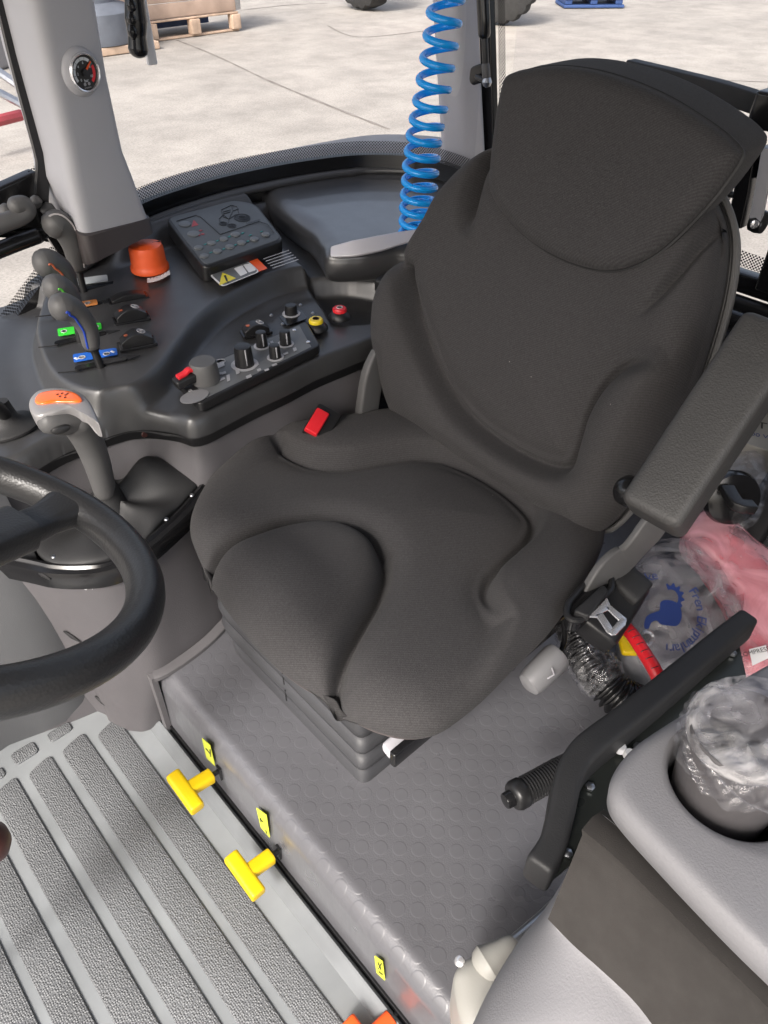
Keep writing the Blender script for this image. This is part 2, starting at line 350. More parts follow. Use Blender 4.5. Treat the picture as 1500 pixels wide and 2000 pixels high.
def stripmat():
    m = mat('mat_pebble', (.14, .146, .153), .45, var=.18, vscale=4); t = m.node_tree; b = t.nodes['Principled BSDF']
    tc = t.nodes.new('ShaderNodeTexCoord'); vo = t.nodes.new('ShaderNodeTexVoronoi'); vo.inputs['Scale'].default_value = 300; vo.inputs['Randomness'].default_value = .5; t.links.new(tc.outputs['Object'], vo.inputs['Vector'])
    iv = t.nodes.new('ShaderNodeMapRange'); iv.inputs[1].default_value = .2; iv.inputs[2].default_value = .65; iv.inputs[3].default_value = 1; iv.inputs[4].default_value = 0; t.links.new(vo.outputs['Distance'], iv.inputs[0])
    bp = t.nodes.new('ShaderNodeBump'); bp.inputs['Strength'].default_value = .9; bp.inputs['Distance'].default_value = .0011; t.links.new(iv.outputs[0], bp.inputs['Height']); t.links.new(bp.outputs[0], b.inputs['Normal']); return m
M['strip'] = stripmat()
M['matbase'] = mat('mat_smooth', (.25, .265, .275), .42, var=.2, vscale=5)
def concmat():
    m = mat('concrete', (.37, .345, .308), .9, var=.12, vscale=.35, bump=(40, .3, 'n')); t = m.node_tree; b = t.nodes['Principled BSDF']
    tc = t.nodes.new('ShaderNodeTexCoord'); a = b.inputs['Base Color'].links[0].from_socket
    n1 = t.nodes.new('ShaderNodeTexNoise'); n1.inputs['Scale'].default_value = 45; n1.inputs['Detail'].default_value = 6; n1.inputs['Roughness'].default_value = .8; t.links.new(tc.outputs['Object'], n1.inputs['Vector'])
    r1 = t.nodes.new('ShaderNodeMapRange'); r1.inputs[1].default_value = .32; r1.inputs[2].default_value = .55; r1.inputs[3].default_value = .6; r1.inputs[4].default_value = 1.04; t.links.new(n1.outputs[0], r1.inputs[0])
    n2 = t.nodes.new('ShaderNodeTexNoise'); n2.inputs['Scale'].default_value = 1.7; n2.inputs['Detail'].default_value = 7; n2.inputs['Roughness'].default_value = .7; t.links.new(tc.outputs['Object'], n2.inputs['Vector'])
    r2 = t.nodes.new('ShaderNodeMapRange'); r2.inputs[1].default_value = .35; r2.inputs[2].default_value = .6; r2.inputs[3].default_value = .76; r2.inputs[4].default_value = 1.04; t.links.new(n2.outputs[0], r2.inputs[0])
    mu = t.nodes.new('ShaderNodeMath'); mu.operation = 'MULTIPLY'; t.links.new(r1.outputs[0], mu.inputs[0]); t.links.new(r2.outputs[0], mu.inputs[1])
    s = t.nodes.new('ShaderNodeVectorMath'); s.operation = 'SCALE'; t.links.new(a, s.inputs[0]); t.links.new(mu.outputs[0], s.inputs['Scale']); t.links.new(s.outputs[0], b.inputs['Base Color']); return m
M['conc'] = concmat()
UPZ = Vector((0, 0, 1))
# ================================================================ outside
GZ = -.8
M['lip'] = mat('lip', (.15, .16, .168), .45, var=.2, vscale=9)
def struct(name, vf, m, **k): o = obj(name, vf, m, **k); o['kind'] = 'structure'; return o
struct('ground', ([(-150, -150, GZ), (250, -150, GZ), (250, 250, GZ), (-150, 250, GZ)], [(0, 1, 2, 3)]), M['conc'], smooth=False)
jm = mat('joint', (.2, .18, .16), .95, var=.3, vscale=5)
def joint(pts, w):
    L = catmull(PS(pts, z=GZ+.004), 6); rs = []
    for i, p in enumerate(L):
        t = (L[min(i+1, len(L)-1)]-L[max(i-1, 0)]).normalized(); s = t.cross(UPZ)*w*(.6+.8*random.random()); rs.append([p-s, p+s])
    return rings(rs, False, False, False)
j = join(joint([(345, 78), (420, 108), (520, 155), (640, 205), (760, 252)], .02), joint([(470, 20), (560, 10), (640, 6)], .02), joint([(640, 50), (700, 72), (830, 60)], .012), joint([(1200, 120), (1330, 150), (1500, 160)], .014))
struct('concrete_joint', j, jm)
# crate on pallet
def px_at(px, py): return P(px, py, z=GZ)
c0, c1 = px_at(290, 84), px_at(468, 60); X = (c1-c0).normalized(); Yb = UPZ.cross(X); wid = (c1-c0).length
t = thing('wooden_crate', 'pale plank wooden crate with metal corner strip outside the side window', 'crate', c0+X*wid/2+UPZ*.3)
def xb(c, a, b, h, bev=.01): return box(c, a, b, h, bev, ax=(X, Yb, UPZ))
mid = c0+X*wid/2+Yb*.5
for k in range(5): obj('plank', xb(mid-Yb*.5+UPZ*(.39+k*.2), wid-.02, .04, .19), M['wood'], t)
obj('side_panel', xb(c0+X*.03+Yb*.5+UPZ*.79, .04, .96, 1.0), M['wood'], t); obj('side_panel', xb(c1-X*.03+Yb*.5+UPZ*.79, .04, .96, 1.0), M['wood'], t)
for cc in (c0, c1): obj('corner_strip', xb(cc-Yb*.03+UPZ*.8, .1, .01, 1.0, .003), M['steel'], t)
t = thing('pallet', 'weathered wooden pallet under the plank crate', 'pallet', mid+UPZ*.0)
obj('deck_board', xb(mid+UPZ*.265, wid, 1.05, .03), M['palw'], t); obj('bottom_board', xb(mid+UPZ*.02-Yb*.45, wid, .12, .03), M['palw'], t)
for k in (0, .5, 1): obj('block', xb(c0+X*(.08+k*(wid-.16))+UPZ*.143, .17, .14, .205), M['palw'], t)
obj('back_slat', xb(mid+UPZ*.143+Yb*.2, wid-.3, .04, .15), M['blued'], t)
# grey tank beside it
tc_ = px_at(222, 108)+Yb*.55
t = thing('grey_drum', 'blue grey plastic drum with stepped foot on a pallet left of the crate', 'drum', tc_)
obj('body', lathe(tc_, UPZ, [(.35, .12), (.62, .12), (.64, .2), (.64, .5), (.55, .58), (.42, .62), (.42, 1.0), (.5, 1.08), (.5, 1.6), (.4, 1.7)]), M['tank'], t)
obj('base', xb(tc_+UPZ*.06, 1.5, 1.2, .1), M['palw'], t)
obj('lid', lathe(tc_, UPZ, [(.3, 1.7), (.42, 1.71), (.42, 1.78), (.3, 1.8)]), M['tank'], t)
# machines seen at the top edge
def bigtyre(c, ax, R, w, name, label):
    t = thing(name, label, 'wheel', c-UPZ*R); pr = [(R*.5, -w/2), (R*.85, -w/2), (R*.97, -w*.42), (R, -w*.2), (R, w*.2), (R*.97, w*.42), (R*.85, w/2), (R*.5, w/2)]
    obj('tyre', lathe(c, ax, pr, 60, flute=20, fd=.07), M['tyre'], t)
    obj('rim', lathe(c, ax, [(R*.2, -w*.3), (R*.52, -w*.45), (R*.52, w*.45), (R*.2, w*.3)]), M['cream'], t); return t
ty = px_at(735, 22); bigtyre(ty+UPZ*.75+Yb*.3, X, .75, .5, 'tractor_wheel', 'dark muddy lug tyre of a parked machine at the top edge left of the hose')
t2 = px_at(985, 55); bigtyre(t2+UPZ*.7+Vector((.2, .3, 0)), Vector((1, .4, 0)), .7, .35, 'implement_wheel', 'dark tyre of a red machine behind the gas strut')
tr_ = thing('red_implement', 'red painted farm machine body behind the gas strut', 'farm machine', t2+UPZ*.6)
obj('hull', box(t2+UPZ*1.1+Vector((.1, .5, 0)), .9, .5, .9, .08, .5), M['red'], tr_); obj('drawbar', box(t2+UPZ*.6+Vector((.5, .9, 0)), .2, 1.2, .15, .03, .5), M['tyre'], tr_)
b0 = px_at(1150, 12)
t = thing('blue_pallet', 'blue pallet with scrap standing on concrete above the headrest', 'pallet', b0)
obj('deck_board', box(b0+UPZ*.2, 1.2, .8, .06, .01, -.7), M['blued'], t); obj('bottom_board', box(b0+UPZ*.04, 1.2, .8, .05, .01, -.7), M['blued'], t)
for k in (-.5, 0, .5): obj('block', box(b0+UPZ*.12+Vector((math.cos(-.7), math.sin(-.7), 0))*k, .14, .7, .1, .01, -.7), M['blued'], t)
# rack seen through the left window
t = thing('steel_rack', 'grey steel rack frame with red bottom rail outside left window', 'rack', px_at(0, 240)+UPZ*.2)
for (a, b, r, m) in (((-60, 250, .3), (40, 225, .3), .05, 'dred'), ((-60, 150, .6), (45, 205, .5), .035, 'steel'), ((-60, 100, .9), (40, 170, .7), .035, 'steel')):
    obj('rail', tube([P(a[0], a[1], z=GZ+a[2]), P(b[0], b[1], z=GZ+b[2])], r, 8, 1), M[m], t)
obj('container', box(px_at(-5, 120)+UPZ*.6, 1.2, 1.0, 1.2, .05, .5), M['greyp'], t)
# ================================================================ cab shell
st = thing('unseen_cab_roof', 'flat unseen roof added over the cab to keep out overhead sky light', 'roof', (.6, .75, 1.62))
obj('headliner', box((.42, .62, 1.65), 2.2, 2.2, .05, .02), M['softgrey'], st)  # unseen roof, overhang sized to limit sky light in the cab
nq = thing('near_light_blocker', 'unseen dark slab added at the near rear quarter to block light', 'panel', (1.25, -.08, -.1))
obj('blocker_slab', box((1.28, -.08, .75), .85, .03, 1.75, .01), M['trim'], nq)  # out of view, added to block light from the near rear side
# floor
struct('floor', box((.0, .45, -.02), 1.8, 1.7, .04, .003), M['matbase'])
def sx(px, py): return P(px, py, z=.003).x
yt, yb = 1.0, -.12
ed = [(sx(584, 2000), None), ]
strips = []
xs = [(sx(584, 2000), sx(600, 1904)), (sx(464, 2000), sx(556, 2000)), (sx(344, 2000), sx(432, 2000)), (sx(224, 2000), sx(312, 2000)), (sx(104, 2000), sx(188, 2000)), (sx(-15, 2000), sx(76, 2000))]
tops = [P(215, 1412, z=0).y, P(136, 1450, z=0).y, P(70, 1495, z=0).y, P(10, 1532, z=0).y, .93, .9]
fm = thing('floor_mat', 'grey ribbed rubber floor mat with pebbled strips', 'floor mat', (.05, .4, .0))
obj('mat_sheet', prism(roundpoly([Vector((-.45, -.25, .003)), Vector((.235, -.25, .003)), Vector((.235, 1.15, .003)), Vector((-.45, 1.15, .003))], .01), UPZ, .002), M['matbase'], fm)
for (a, b), tp in zip(xs, tops):
    q = [Vector((a, yb, .0065)), Vector((b, yb, .0065)), Vector((b, tp, .0065)), Vector((a, tp-.012, .0065))]
    obj('ribbed_strip', prism(roundpoly(q, .012), UPZ, .004, .0015), M['strip'], fm)
for (a, b, c, d) in ((96, 1452, 142, 1416), (22, 1500, 78, 1452), (-40, 1545, 12, 1505)):
    p0, p1 = P(a, b, z=.0065), P(c, d, z=.0065); cx = (p0.x+p1.x)/2
    q = [Vector((cx-.022, p0.y, .0065)), Vector((cx+.022, p0.y-.0, .0065)), Vector((cx+.022, p1.y+.015, .0065)), Vector((cx-.022, p1.y+.015, .0065))]
    obj('rib_pad', prism(roundpoly(q, .008), UPZ, .004, .0015), M['strip'], fm)
# raised lip of floor next to the step
struct('floor_lip', sweep([(.232, -.3, .003), (.232, .5, .003), (.232, 1.0, .003)], [(-.02, 0), (.004, 0), (.004, .012), (0, .016), (-.006, .014), (-.014, .004)], UPZ, 2), M['lip'])
# seat platform: rounded front edge, swept along y
PZ = .17
sec = [(0, -.17)] + [(.03*(1-math.cos(a))+.004, -.036+.036*math.sin(a)) for a in np.linspace(0, math.pi/2, 12)] + [(1.25, 0), (1.25, -.17)]
pl = thing('seat_platform', 'raised grey rubber covered step with embossed discs under the seat', 'platform', (.8, .4, 0))
obj('platform_cover', rings([[Vector((.243+a, y, PZ+b)) for a, b in sec] for y in (-.4, .0, .3, .6, .9, 1.2)]), M['plat'], pl)
obj('base_gap', box((.2425, .4, .008), .006, 1.6, .03, .001), M['gloss'], pl)
# ================================================================ right console (height field)
def Z2(pts, z): return [(p.x, p.y) for p in catmull(PS(pts, z=z), 5, False)]
shelf_px = [(-200, 960), (-60, 925), (35, 895), (115, 852), (215, 815), (270, 806), (330, 812), (365, 822), (400, 815), (450, 790), (500, 765), (560, 738), (620, 708), (700, 676), (750, 655), (900, 600), (1150, 560)]
shelf = Z2(shelf_px, .55)
shelf += [(1.6, 1.1), (1.6, 1.35), (1.42, 1.46), (1.25, 1.56), (1.05, 1.66), (.8, 1.7), (.5, 1.68), (.36, 1.66), (-.1, 1.6), (-.5, 1.55)]
pod_px = [(90, 560), (68, 630), (75, 680), (95, 722), (130, 750), (180, 764), (230, 762), (280, 742), (318, 708), (348, 668), (380, 628), (420, 592), (470, 562), (530, 535), (600, 520), (680, 515), (760, 525), (860, 520), (960, 500)]
pod = Z2(pod_px, .593) + [(1.65, 1.3), (1.4, 1.7), (.9, 1.9), (.62, 1.75), (.45, 1.62)]
gx = np.arange(-.45, 1.6, .0036); gy = np.arange(.86, 1.72, .0036)
GX, GY = np.meshgrid(gx, gy, indexing='ij'); A = np.stack([GX.ravel(), GY.ravel()], 1)
ds = sdf2(A, shelf)
mv = (ds < 0) & (ds > -.0052)
Q_ = np.array(shelf)
best = np.full(len(A), 1e9); near_ = A.copy(); Am = A[mv]
bm_ = np.full(len(Am), 1e9); nm_ = Am.copy()
for i in range(len(Q_)):
    a_, b_ = Q_[i], Q_[(i+1) % len(Q_)]; d_ = b_-a_; t_ = np.clip(((Am-a_)@d_)/(d_.dot(d_)+1e-12), 0, 1); c_ = a_+t_[:, None]*d_; e_ = np.linalg.norm(Am-c_, axis=1)
    w_ = e_ < bm_; bm_[w_] = e_[w_]; nm_[w_] = c_[w_]
A[mv] = nm_; ds = np.where(mv, 0, ds); dp = sdf2(A, pod)
Hh = .512 + .038*np.sqrt(np.clip(1-np.clip(1-ds/.018, 0, 1)**2.2, 0, 1))
Hh = Hh + .043*sstep((dp+.017)/.025)*sstep(ds/.022)
# raised rim along window and slow crown of the pod
Hh += .012*sstep((dp-.02)/.25) - .006*np.exp(-((dp+.05)/.03)**2)
# compartment recess bowl right of the keypad
wlz = [(p.x, p.y, 0) for p in catmull([P(75, 572, y=1.6), P(120, 512, y=1.605), P(200, 452, z=.655), P(280, 404, z=.675), P(400, 363, z=.68), P(500, 339, z=.68), P(600, 321, z=.68), P(700, 310, z=.68), P(800, 312, z=.68), P(862, 325, z=.68), P(930, 350, z=.68)], 4)]
dw = seg_dist(np.c_[A, np.zeros(len(A))], wlz); Hh += .05*sstep(1-(dw-.035)/.05)*sstep((A[:, 0]-.6)/.1)
comp = Z2([(505, 378), (545, 425), (600, 468), (628, 505), (660, 530), (800, 520), (950, 480)], .66) + [(1.6, 1.3), (1.35, 1.62), (1.0, 1.75)]
dc = sdf2(A, comp); Hh -= .03*sstep((dc+.004)/.016)
keep = ds > -1e-6
idx = -np.ones(len(A), int); idx[keep] = np.arange(keep.sum())
V = [Vector((a[0], a[1], h)) for a, h in zip(A[keep], Hh[keep])]; Fc = []
nx, ny = len(gx), len(gy); I = idx.reshape(nx, ny)
for i in range(nx-1):
    for jj in range(ny-1):
        q = (I[i, jj], I[i+1, jj], I[i+1, jj+1], I[i, jj+1])
        if min(q) >= 0: Fc.append(tuple(int(a) for a in q))
cons = thing('side_console', 'black moulded control console along the far cab side', 'console', (.6, 1.3, .45))
obj('console_top', (V, Fc), M['console'], cons, ang=80)
# skirt under the shelf edge
edge = [Vector((x, y, 0)) for x, y in Z2(shelf_px, .55)]
def wallstrip(path, z0, z1, inset0, inset1, n=8, curve=0):
    rs = []; nr = []
    for i, p in enumerate(path):
        t = (path[min(i+1, len(path)-1)]-path[max(i-1, 0)]).normalized(); s = t.cross(UPZ); s = -s if s.y < 0 else s
        nr.append(s)
    for k in range(n+1):
        f = k/n; rs.append([Vector((p.x, p.y, 0))+s*(inset0+(inset1-inset0)*f+curve*math.sin(math.pi*f))+UPZ*(z0+(z1-z0)*f) for p, s in zip(path, nr)])
    return rings(rs, False, False, False)
obj('console_skirt', wallstrip(edge, .514, .492, -.0005, .006), M['black'], cons)
sp = [(-.5, 1.17), (-.1, 1.15), (.2, 1.12), (.29, 1.118), (.355, 1.096), (.404, 1.085), (.444, 1.05), (.482, 1.0), (.52, .985), (.582, .983), (.714, 1.003), (.92, 1.02), (1.2, 1.05), (1.6, 1.1)]
spc = edge
sw = thing('side_wall_panel', 'grainy mauve grey side panel below the console', 'panel', (.6, 1.0, 0))
obj('panel_face', wallstrip(spc, .505, .0, .012, -.085, 14, -.0), M['panel'], sw)
obj('seam_clip', lathe(P(282, 848, y=1.075), (0, -1, .2), [(.004, 0), (.006, .001), (.005, .003)]), M['brown'], sw)
# gear lever column
tops_ = [(.07, 1.12), (.145, 1.004), (.169, .966), (.204, .931), (.241, .909), (.289, .908), (.358, .929), (.425, .958), (.492, 1.005), (.52, 1.1)]
mids_ = [(.075, 1.12), (.152, 1.002), (.166, .962), (.19, .92), (.215, .893), (.25, .868), (.303, .869), (.363, .879), (.423, .901), (.5, .96)]
bots_ = [(.08, 1.12), (.158, 1.0), (.163, .967), (.174, .935), (.189, .913), (.208, .899), (.257, .89), (.34, .89), (.42, .91), (.5, .96)]
def lay(q, z, s=0): return catmull([Vector((a, b, z)) for a, b in q], 6)
rr = []
for k in range(13):
    z = .41*k/12
    if z < .17: f = z/.17; q = [(a[0]*(1-f)+b[0]*f, a[1]*(1-f)+b[1]*f) for a, b in zip(bots_, mids_)]
    else: f = (z-.17)/.24; q = [(a[0]*(1-f)+b[0]*f, a[1]*(1-f)+b[1]*f) for a, b in zip(mids_, tops_)]
    rr.append(lay(q, z))
gc = thing('gear_column', 'smooth grey cover standing on the floor beneath the gear lever boot', 'gear column', (.3, .95, 0))
obj('column_cover', rings(rr, False, False, False), M['panel'], gc)
tp = lay(tops_, .41)
def off(path, d):
    out = []
    for i, p in enumerate(path):
        t = (path[min(i+1, len(path)-1)]-path[max(i-1, 0)]).normalized(); s = UPZ.cross(t); out.append(p+s*d)
    return out
rimp = off(tp, -.004)
obj('boot_ring', sweep(rimp, [(p[0]*1, p[1]) for p in [(-.016, -.022), (.006, -.026), (.008, -.004), (.004, .006), (-.004, .008), (-.008, .004), (-.012, .008), (-.018, .006)]], UPZ, 1), M['gloss'], gc)
for (a, b) in ((105, 1088), (375, 968), (325, 1015)):
    obj('ring_screw', lathe(P(a, b, z=.418), UPZ, [(.0035, 0), (.0042, .001), (.003, .003)], 12), M['steel'], gc)
for (a, b, c, d) in ((68, 1112, 98, 1132), (125, 1233, 158, 1255), (186, 1360, 214, 1382)):
    p0, p1 = P(a, b, y=.985), P(c, d, y=.955)
    obj('moulded_slot', tube([p0, (p0+p1)/2, p1], [.0015, .004, .001], 8, 4), M['black'], gc)
# boot: bellows-like leather pouch
ctr = Vector((.31, 1.03, .41)); bo = [Vector((a, b, .412)) for a, b in ((.175, .985), (.21, .945), (.25, .928), (.3, .93), (.36, .95), (.42, .978), (.465, 1.01), (.45, 1.09), (.36, 1.12), (.25, 1.12), (.18, 1.06))]
lvb = P(212, 965, z=.44)
def bootx(B):
    d = np.linalg.norm(B-np.array(tuple(lvb)), axis=1); a = np.arctan2(B[:, 1]-lvb.y, B[:, 0]-lvb.x)
    return .05*np.exp(-(d/.045)**2) + .012*np.sin(a*5+1)*np.exp(-((d-.07)/.05)**2) + .035*np.exp(-((B[:, 0]-.40)**2+(B[:, 1]-1.06)**2)/.045**2) - .03*np.exp(-((B[:, 0]-.31)**2+(B[:, 1]-1.02)**2)/.05**2)
obj('leather_boot', pillow(bo, UPZ, .012, .01, nr=50, ns=200, extra=bootx), M['rubber'], gc)
# torn protective film left around the ring
fr_ = PS([(92, 1108), (120, 1122), (150, 1127), (180, 1126), (212, 1116), (232, 1104)], z=.388); fr_ = catmull([p+Vector((-.008, -.012, 0)) for p in fr_], 9); rs = []
rg3 = np.random.RandomState(8)
for i, p in enumerate(fr_):
    e = rg3.uniform(.002, .012)*(1+(1.2 if 30 < i < 38 else 0)); j3 = Vector(rg3.normal(size=3))*.0012
    rs.append([p+UPZ*.004, p+j3, p-UPZ*e*.5+j3*1.5+Vector((0, -.002, 0)), p-UPZ*e+j3*2+Vector((0, -.003, 0))])
M['torn'] = film('torn', (.85, .86, .88), (.25, .9), .2, 60)
obj('torn_film', rings(rs, False, False, False), M['torn'], gc, ang=180)
# kick panel at front right
kp = thing('front_kick_panel', 'grained grey footwell panel behind the steering wheel', 'panel', (-.15, 1.05, 0))
rs = []
for k in range(11):
    f = k/10; z = .55*f
    rs.append([Vector((x, y+.07*f*f-.03*math.sin(f*3), z)) for x, y in ((-.6, .9), (-.3, 1.0), (-.1, 1.04), (.0, 1.047), (.06, 1.03), (.1, 1.02), (.14, 1.02), (.17, 1.03))])
obj('panel_face', rings(rs, False, False, False), M['fpanel'], kp)
# corner trim where platform meets the column
tpz = PS([(300, 1320), (320, 1312), (360, 1287), (410, 1247), (447, 1203), (470, 1150)], z=PZ+.003)
ct = thing('corner_trim', 'thin dark trim strip along the foot of the gear column', 'trim', tpz[0]-UPZ*.17)
obj('top_strip', sweep([p for p in tpz], [(-.006, -.003), (.012, -.003), (.012, .005), (.008, .008), (-.006, .008)], UPZ, 4), M['trim'], ct)
obj('front_strip', sweep([Vector((.2385, tpz[0].y, .176)), Vector((.2385, tpz[0].y+.002, .09)), Vector((.238, tpz[0].y+.004, .012))], [(-.008, -.005), (.008, -.005), (.008, .005), (-.008, .005)], (1, 0, 0), 1), M['trim'], ct)
# ---------------------------------------------------------------- storage compartment
lid_px = [(506, 378), (530, 408), (565, 436), (604, 464), (625, 492), (642, 512), (700, 512), (770, 506), (860, 500), (940, 440), (900, 380), (860, 352), (790, 338), (700, 333), (600, 342), (530, 362)]
lo = PS(lid_px, z=.618)
sb = thing('storage_box', 'black lidded storage box on the console behind the keypad', 'storage box', (1.25, 1.45, .6))
obj('lid', pillow(lo, UPZ, .028, .05, nr=70, ns=320, edge=.045, center=tuple(P(740, 400, z=.618)), grooves=[(PS([(515, 372), (600, 352), (700, 345), (800, 352), (870, 372)], z=.635), .002, .0)]), M['lid'], sb)
hp = [P(650, 492, z=.642), P(690, 486, z=.652), P(740, 476, z=.656), P(790, 464, z=.658), P(840, 457, z=.658), P(880, 454, z=.654)]
obj('lid_handle', sweep(hp, rrect(.034, .010, .004), (-.45, -.55, .7), 5, [.7, 1, 1.0, .8, .7, .6], bev=.004), M['silver'], sb)
# ---------------------------------------------------------------- keypad
kc = [P(322, 425, z=.662), P(478, 383, z=.662), P(556, 468, z=.630), P(398, 524, z=.630)]
kn = (kc[1]-kc[0]).cross(kc[3]-kc[0]).normalized(); kn = -kn if kn.z < 0 else kn
kpd = thing('keypad', 'dark grey membrane keypad with round buttons and a tractor drawing', 'keypad', sum(kc, Vector())/4-UPZ*.03)
kx = (kc[1]-kc[0]+kc[2]-kc[3]).normalized(); ky = kn.cross(kx)
kq = [kc[0], kc[1]-kx*.03, kc[1]-ky*.045, kc[2], kc[3]]
obj('housing', prism(roundpoly(kq, .022, 6), kn, .034, .006), M['black'], kpd)
ins = [c+(sum(kc, Vector())/4-c)*.06+kn*.0012 for c in kq]
face = obj('button_face', prism(roundpoly(ins, .018, 6), kn, .0014, .0008), M['keys'], kpd)
kpl = (kc[0]+kn*.0016, kn)
def K(px, py): return P(px, py, pl=kpl)
for (a, b, r) in ((361, 438, .0135), (378, 457, .0135), (388, 484, .0095), (413, 475, .0095), (437, 467, .0095), (460, 458, .0105), (399, 500, .0095), (425, 491, .0095), (449, 482, .0095), (472, 474, .0095), (497, 467, .0095), (519, 458, .0095)):
    obj('round_button', lathe(K(a, b), kn, [(r, -.001), (r, .0012), (r*.85, .0022), (r*.3, .0026)], 28), M['keyb'], kpd)
tri = [K(374, 443), K(388, 439), K(378, 429)]
obj('warning_icon', prism(tri, kn, .0004), M['dred'], kpd)
for a, b in ((388, 459), (396, 457), (392, 450)): obj('beacon_icon', box(K(a, b), .006, .006, .001, .0002), M['dred'], kpd)
for a, b in ((401, 477), (425, 470), (448, 462), (474, 455), (412, 493), (437, 486), (460, 478), (484, 471), (489, 459), (511, 452)): obj('lamp_icon', box(K(a, b), .007, .004, .001, .0002, .3), M['teal'], kpd)
def ring_line(c, n, r, w=.0008): return lathe(c, n, [(r-w, 0), (r-w, .0006), (r+w, .0006), (r+w, 0)], 28)
dr = join(ring_line(K(473, 425), kn, .018), ring_line(K(473, 425), kn, .009), ring_line(K(453, 441), kn, .0095), ring_line(K(436, 437), kn, .009), ring_line(K(453, 441), kn, .004))
def kl(pts, w=.0007): return tube([K(a, b)+kn*.0003 for a, b in pts], w, 6, 1)
dr = join(dr, kl([(432, 410), (452, 401), (463, 404), (466, 416)]), kl([(432, 410), (436, 424), (447, 428), (462, 418)]), kl([(428, 428), (436, 420), (447, 428), (446, 436)]), kl([(452, 401), (455, 412), (466, 408)]), kl([(428, 428), (432, 440)]), kl([(455, 412), (447, 428)]), kl([(436, 414), (450, 410)]), kl([(436, 418), (450, 414)]))
obj('tractor_drawing', dr, M['black'], kpd)
obj('divider_line', join(kl([(345, 432), (382, 421), (392, 424), (430, 458)]), kl([(430, 458), (505, 433), (522, 438), (535, 455)])), M['black'], kpd)
text('script_mark', 'dokunun', K(494, 433), K(515, 427)-K(480, 437), ky, .011, M['black'], kpd)
# warning sticker
wz = .609
wq = PS([(409, 537), (485, 510), (508, 530), (434, 560)], z=wz)
ws = thing('warning_sticker', 'white outlined sticker with yellow warning triangle and open book below the keypad', 'sticker', wq[0])
obj('outline', prism(roundpoly(wq, .012), UPZ, .0006), M['white'], ws)
wc = sum(wq, Vector())/4
obj('ground_patch', prism(roundpoly([wc+(p-wc)*.92+UPZ*.0006 for p in wq], .01), UPZ, .0005), M['lab'], ws)
wz2 = wz+.0014
obj('triangle', prism(roundpoly(PS([(428, 557), (461, 543), (434, 532)], z=wz2), .003), UPZ, .0005), M['warn'], ws)
obj('exclamation_mark', join(prism(PS([(437, 538), (441, 537), (445, 548), (442, 549)], z=wz2+.0006), UPZ, .0004), prism(PS([(443, 550), (446, 549), (448, 552), (445, 553)], z=wz2+.0006), UPZ, .0004)), M['black'], ws)
obj('open_book', join(prism(roundpoly(PS([(457, 524), (473, 518), (483, 533), (470, 539)], z=wz2), .002), UPZ, .0005), prism(roundpoly(PS([(475, 517), (490, 514), (500, 527), (486, 532)], z=wz2), .002), UPZ, .0005)), M['white'], ws)
orq = PS([(484, 508), (500, 502), (522, 524), (506, 530)], z=wz)
ot = thing('orange_sticker', 'orange strip sticker with lettering and fine grey lines beside the warning sticker', 'sticker', orq[0])
obj('strip', prism(orq, UPZ, .0006), M['orange'], ot)
text('lettering', 'UYARI', P(503, 516, z=wz), P(487, 506, z=wz)-P(512, 528, z=wz), P(520, 508, z=wz)-P(486, 524, z=wz), .017, M['white'], ot)
for k in range(5):
    a = (514+k*4.5, 505+k*4.5)
    obj('text_line', prism(PS([(a[0], a[1]), (a[0]+50, a[1]-17), (a[0]+51, a[1]-16), (a[0]+1, a[1]+1)], z=wz), UPZ, .0005), M['ink'], ot)
# orange knob + scale
kb = P(294, 528, z=.605)
obj('throttle_knob', lathe(kb, UPZ, [(.036, 0), (.040, .003), (.040, .012), (.0375, .015), (.0365, .018), (.0355, .048), (.033, .055), (.022, .0575)], 72, flute=36, fd=.025), M['orange'], cons, label='orange fluted rotary knob')
obj('knob_pointer', box(kb+Vector((.024, -.006, .0568)), .02, .002, .002, .0005, -.3), M['brown'], cons)
for k in range(7):
    f = k/7; 
    q = [(288+f*44, 548-3*math.sin(f*3)*0-(f**2)*16), (288+(f+.12)*44, 548-((f+.12)**2)*16)]
    a, b = q; obj('scale_mark', prism([P(a[0], a[1]-5, z=.608), P(b[0], b[1]-5.5, z=.608), P(b[0]+1, b[1]+3, z=.608), P(a[0]-1, a[1]+3, z=.608)], UPZ, .0006), M['white'], cons)
# ---------------------------------------------------------------- slots, colour plates and levers
def slot(cx, cy, L=52, slope=-.20, z=.5985):
    a = P(cx-L*.62, cy-slope*L*.62*1, z=z); b = P(cx+L*.62, cy+slope*L*.62, z=z)
    c = P(cx, cy, z=z); d = (b-a).normalized(); s = UPZ.cross(d)
    q = [a-d*.004-s*.007, b-s*.007, b+s*.007, a+s*.007]
    obj('slot', prism(roundpoly(q, .0068), UPZ, .003), M['gloss'], cons)
    e = P(cx+L*.95, cy+slope*L*.9, z=z)
    obj('slot_arrow', prism([b+s*.009, b-s*.009+d*.002, e], UPZ, .0008), M['black'], cons)
    obj('slot_line', tube([a-d*.030+s*-.006, a-d*.01-s*.011, a+d*.002-s*.013], .0012, 6, 3), M['black'], cons)
SZ = .5985
for (cx, cy) in ((198, 708), (158, 659), (150, 600), (178, 560)): slot(cx, cy, L=80, z=SZ)
def plate(pts, m, name='colour_plate', lab=None):
    return obj(name, prism(roundpoly(PS(pts, z=SZ+.0006), .004, 3), UPZ, .0012), M[m], cons, label=lab)
bp_ = plate([(142, 692), (227, 679), (230, 692), (144, 707)], 'bplate', lab='blue label plate'); gp_ = plate([(112, 642), (197, 630), (199, 642), (114, 656)], 'gplate', lab='green label plate')
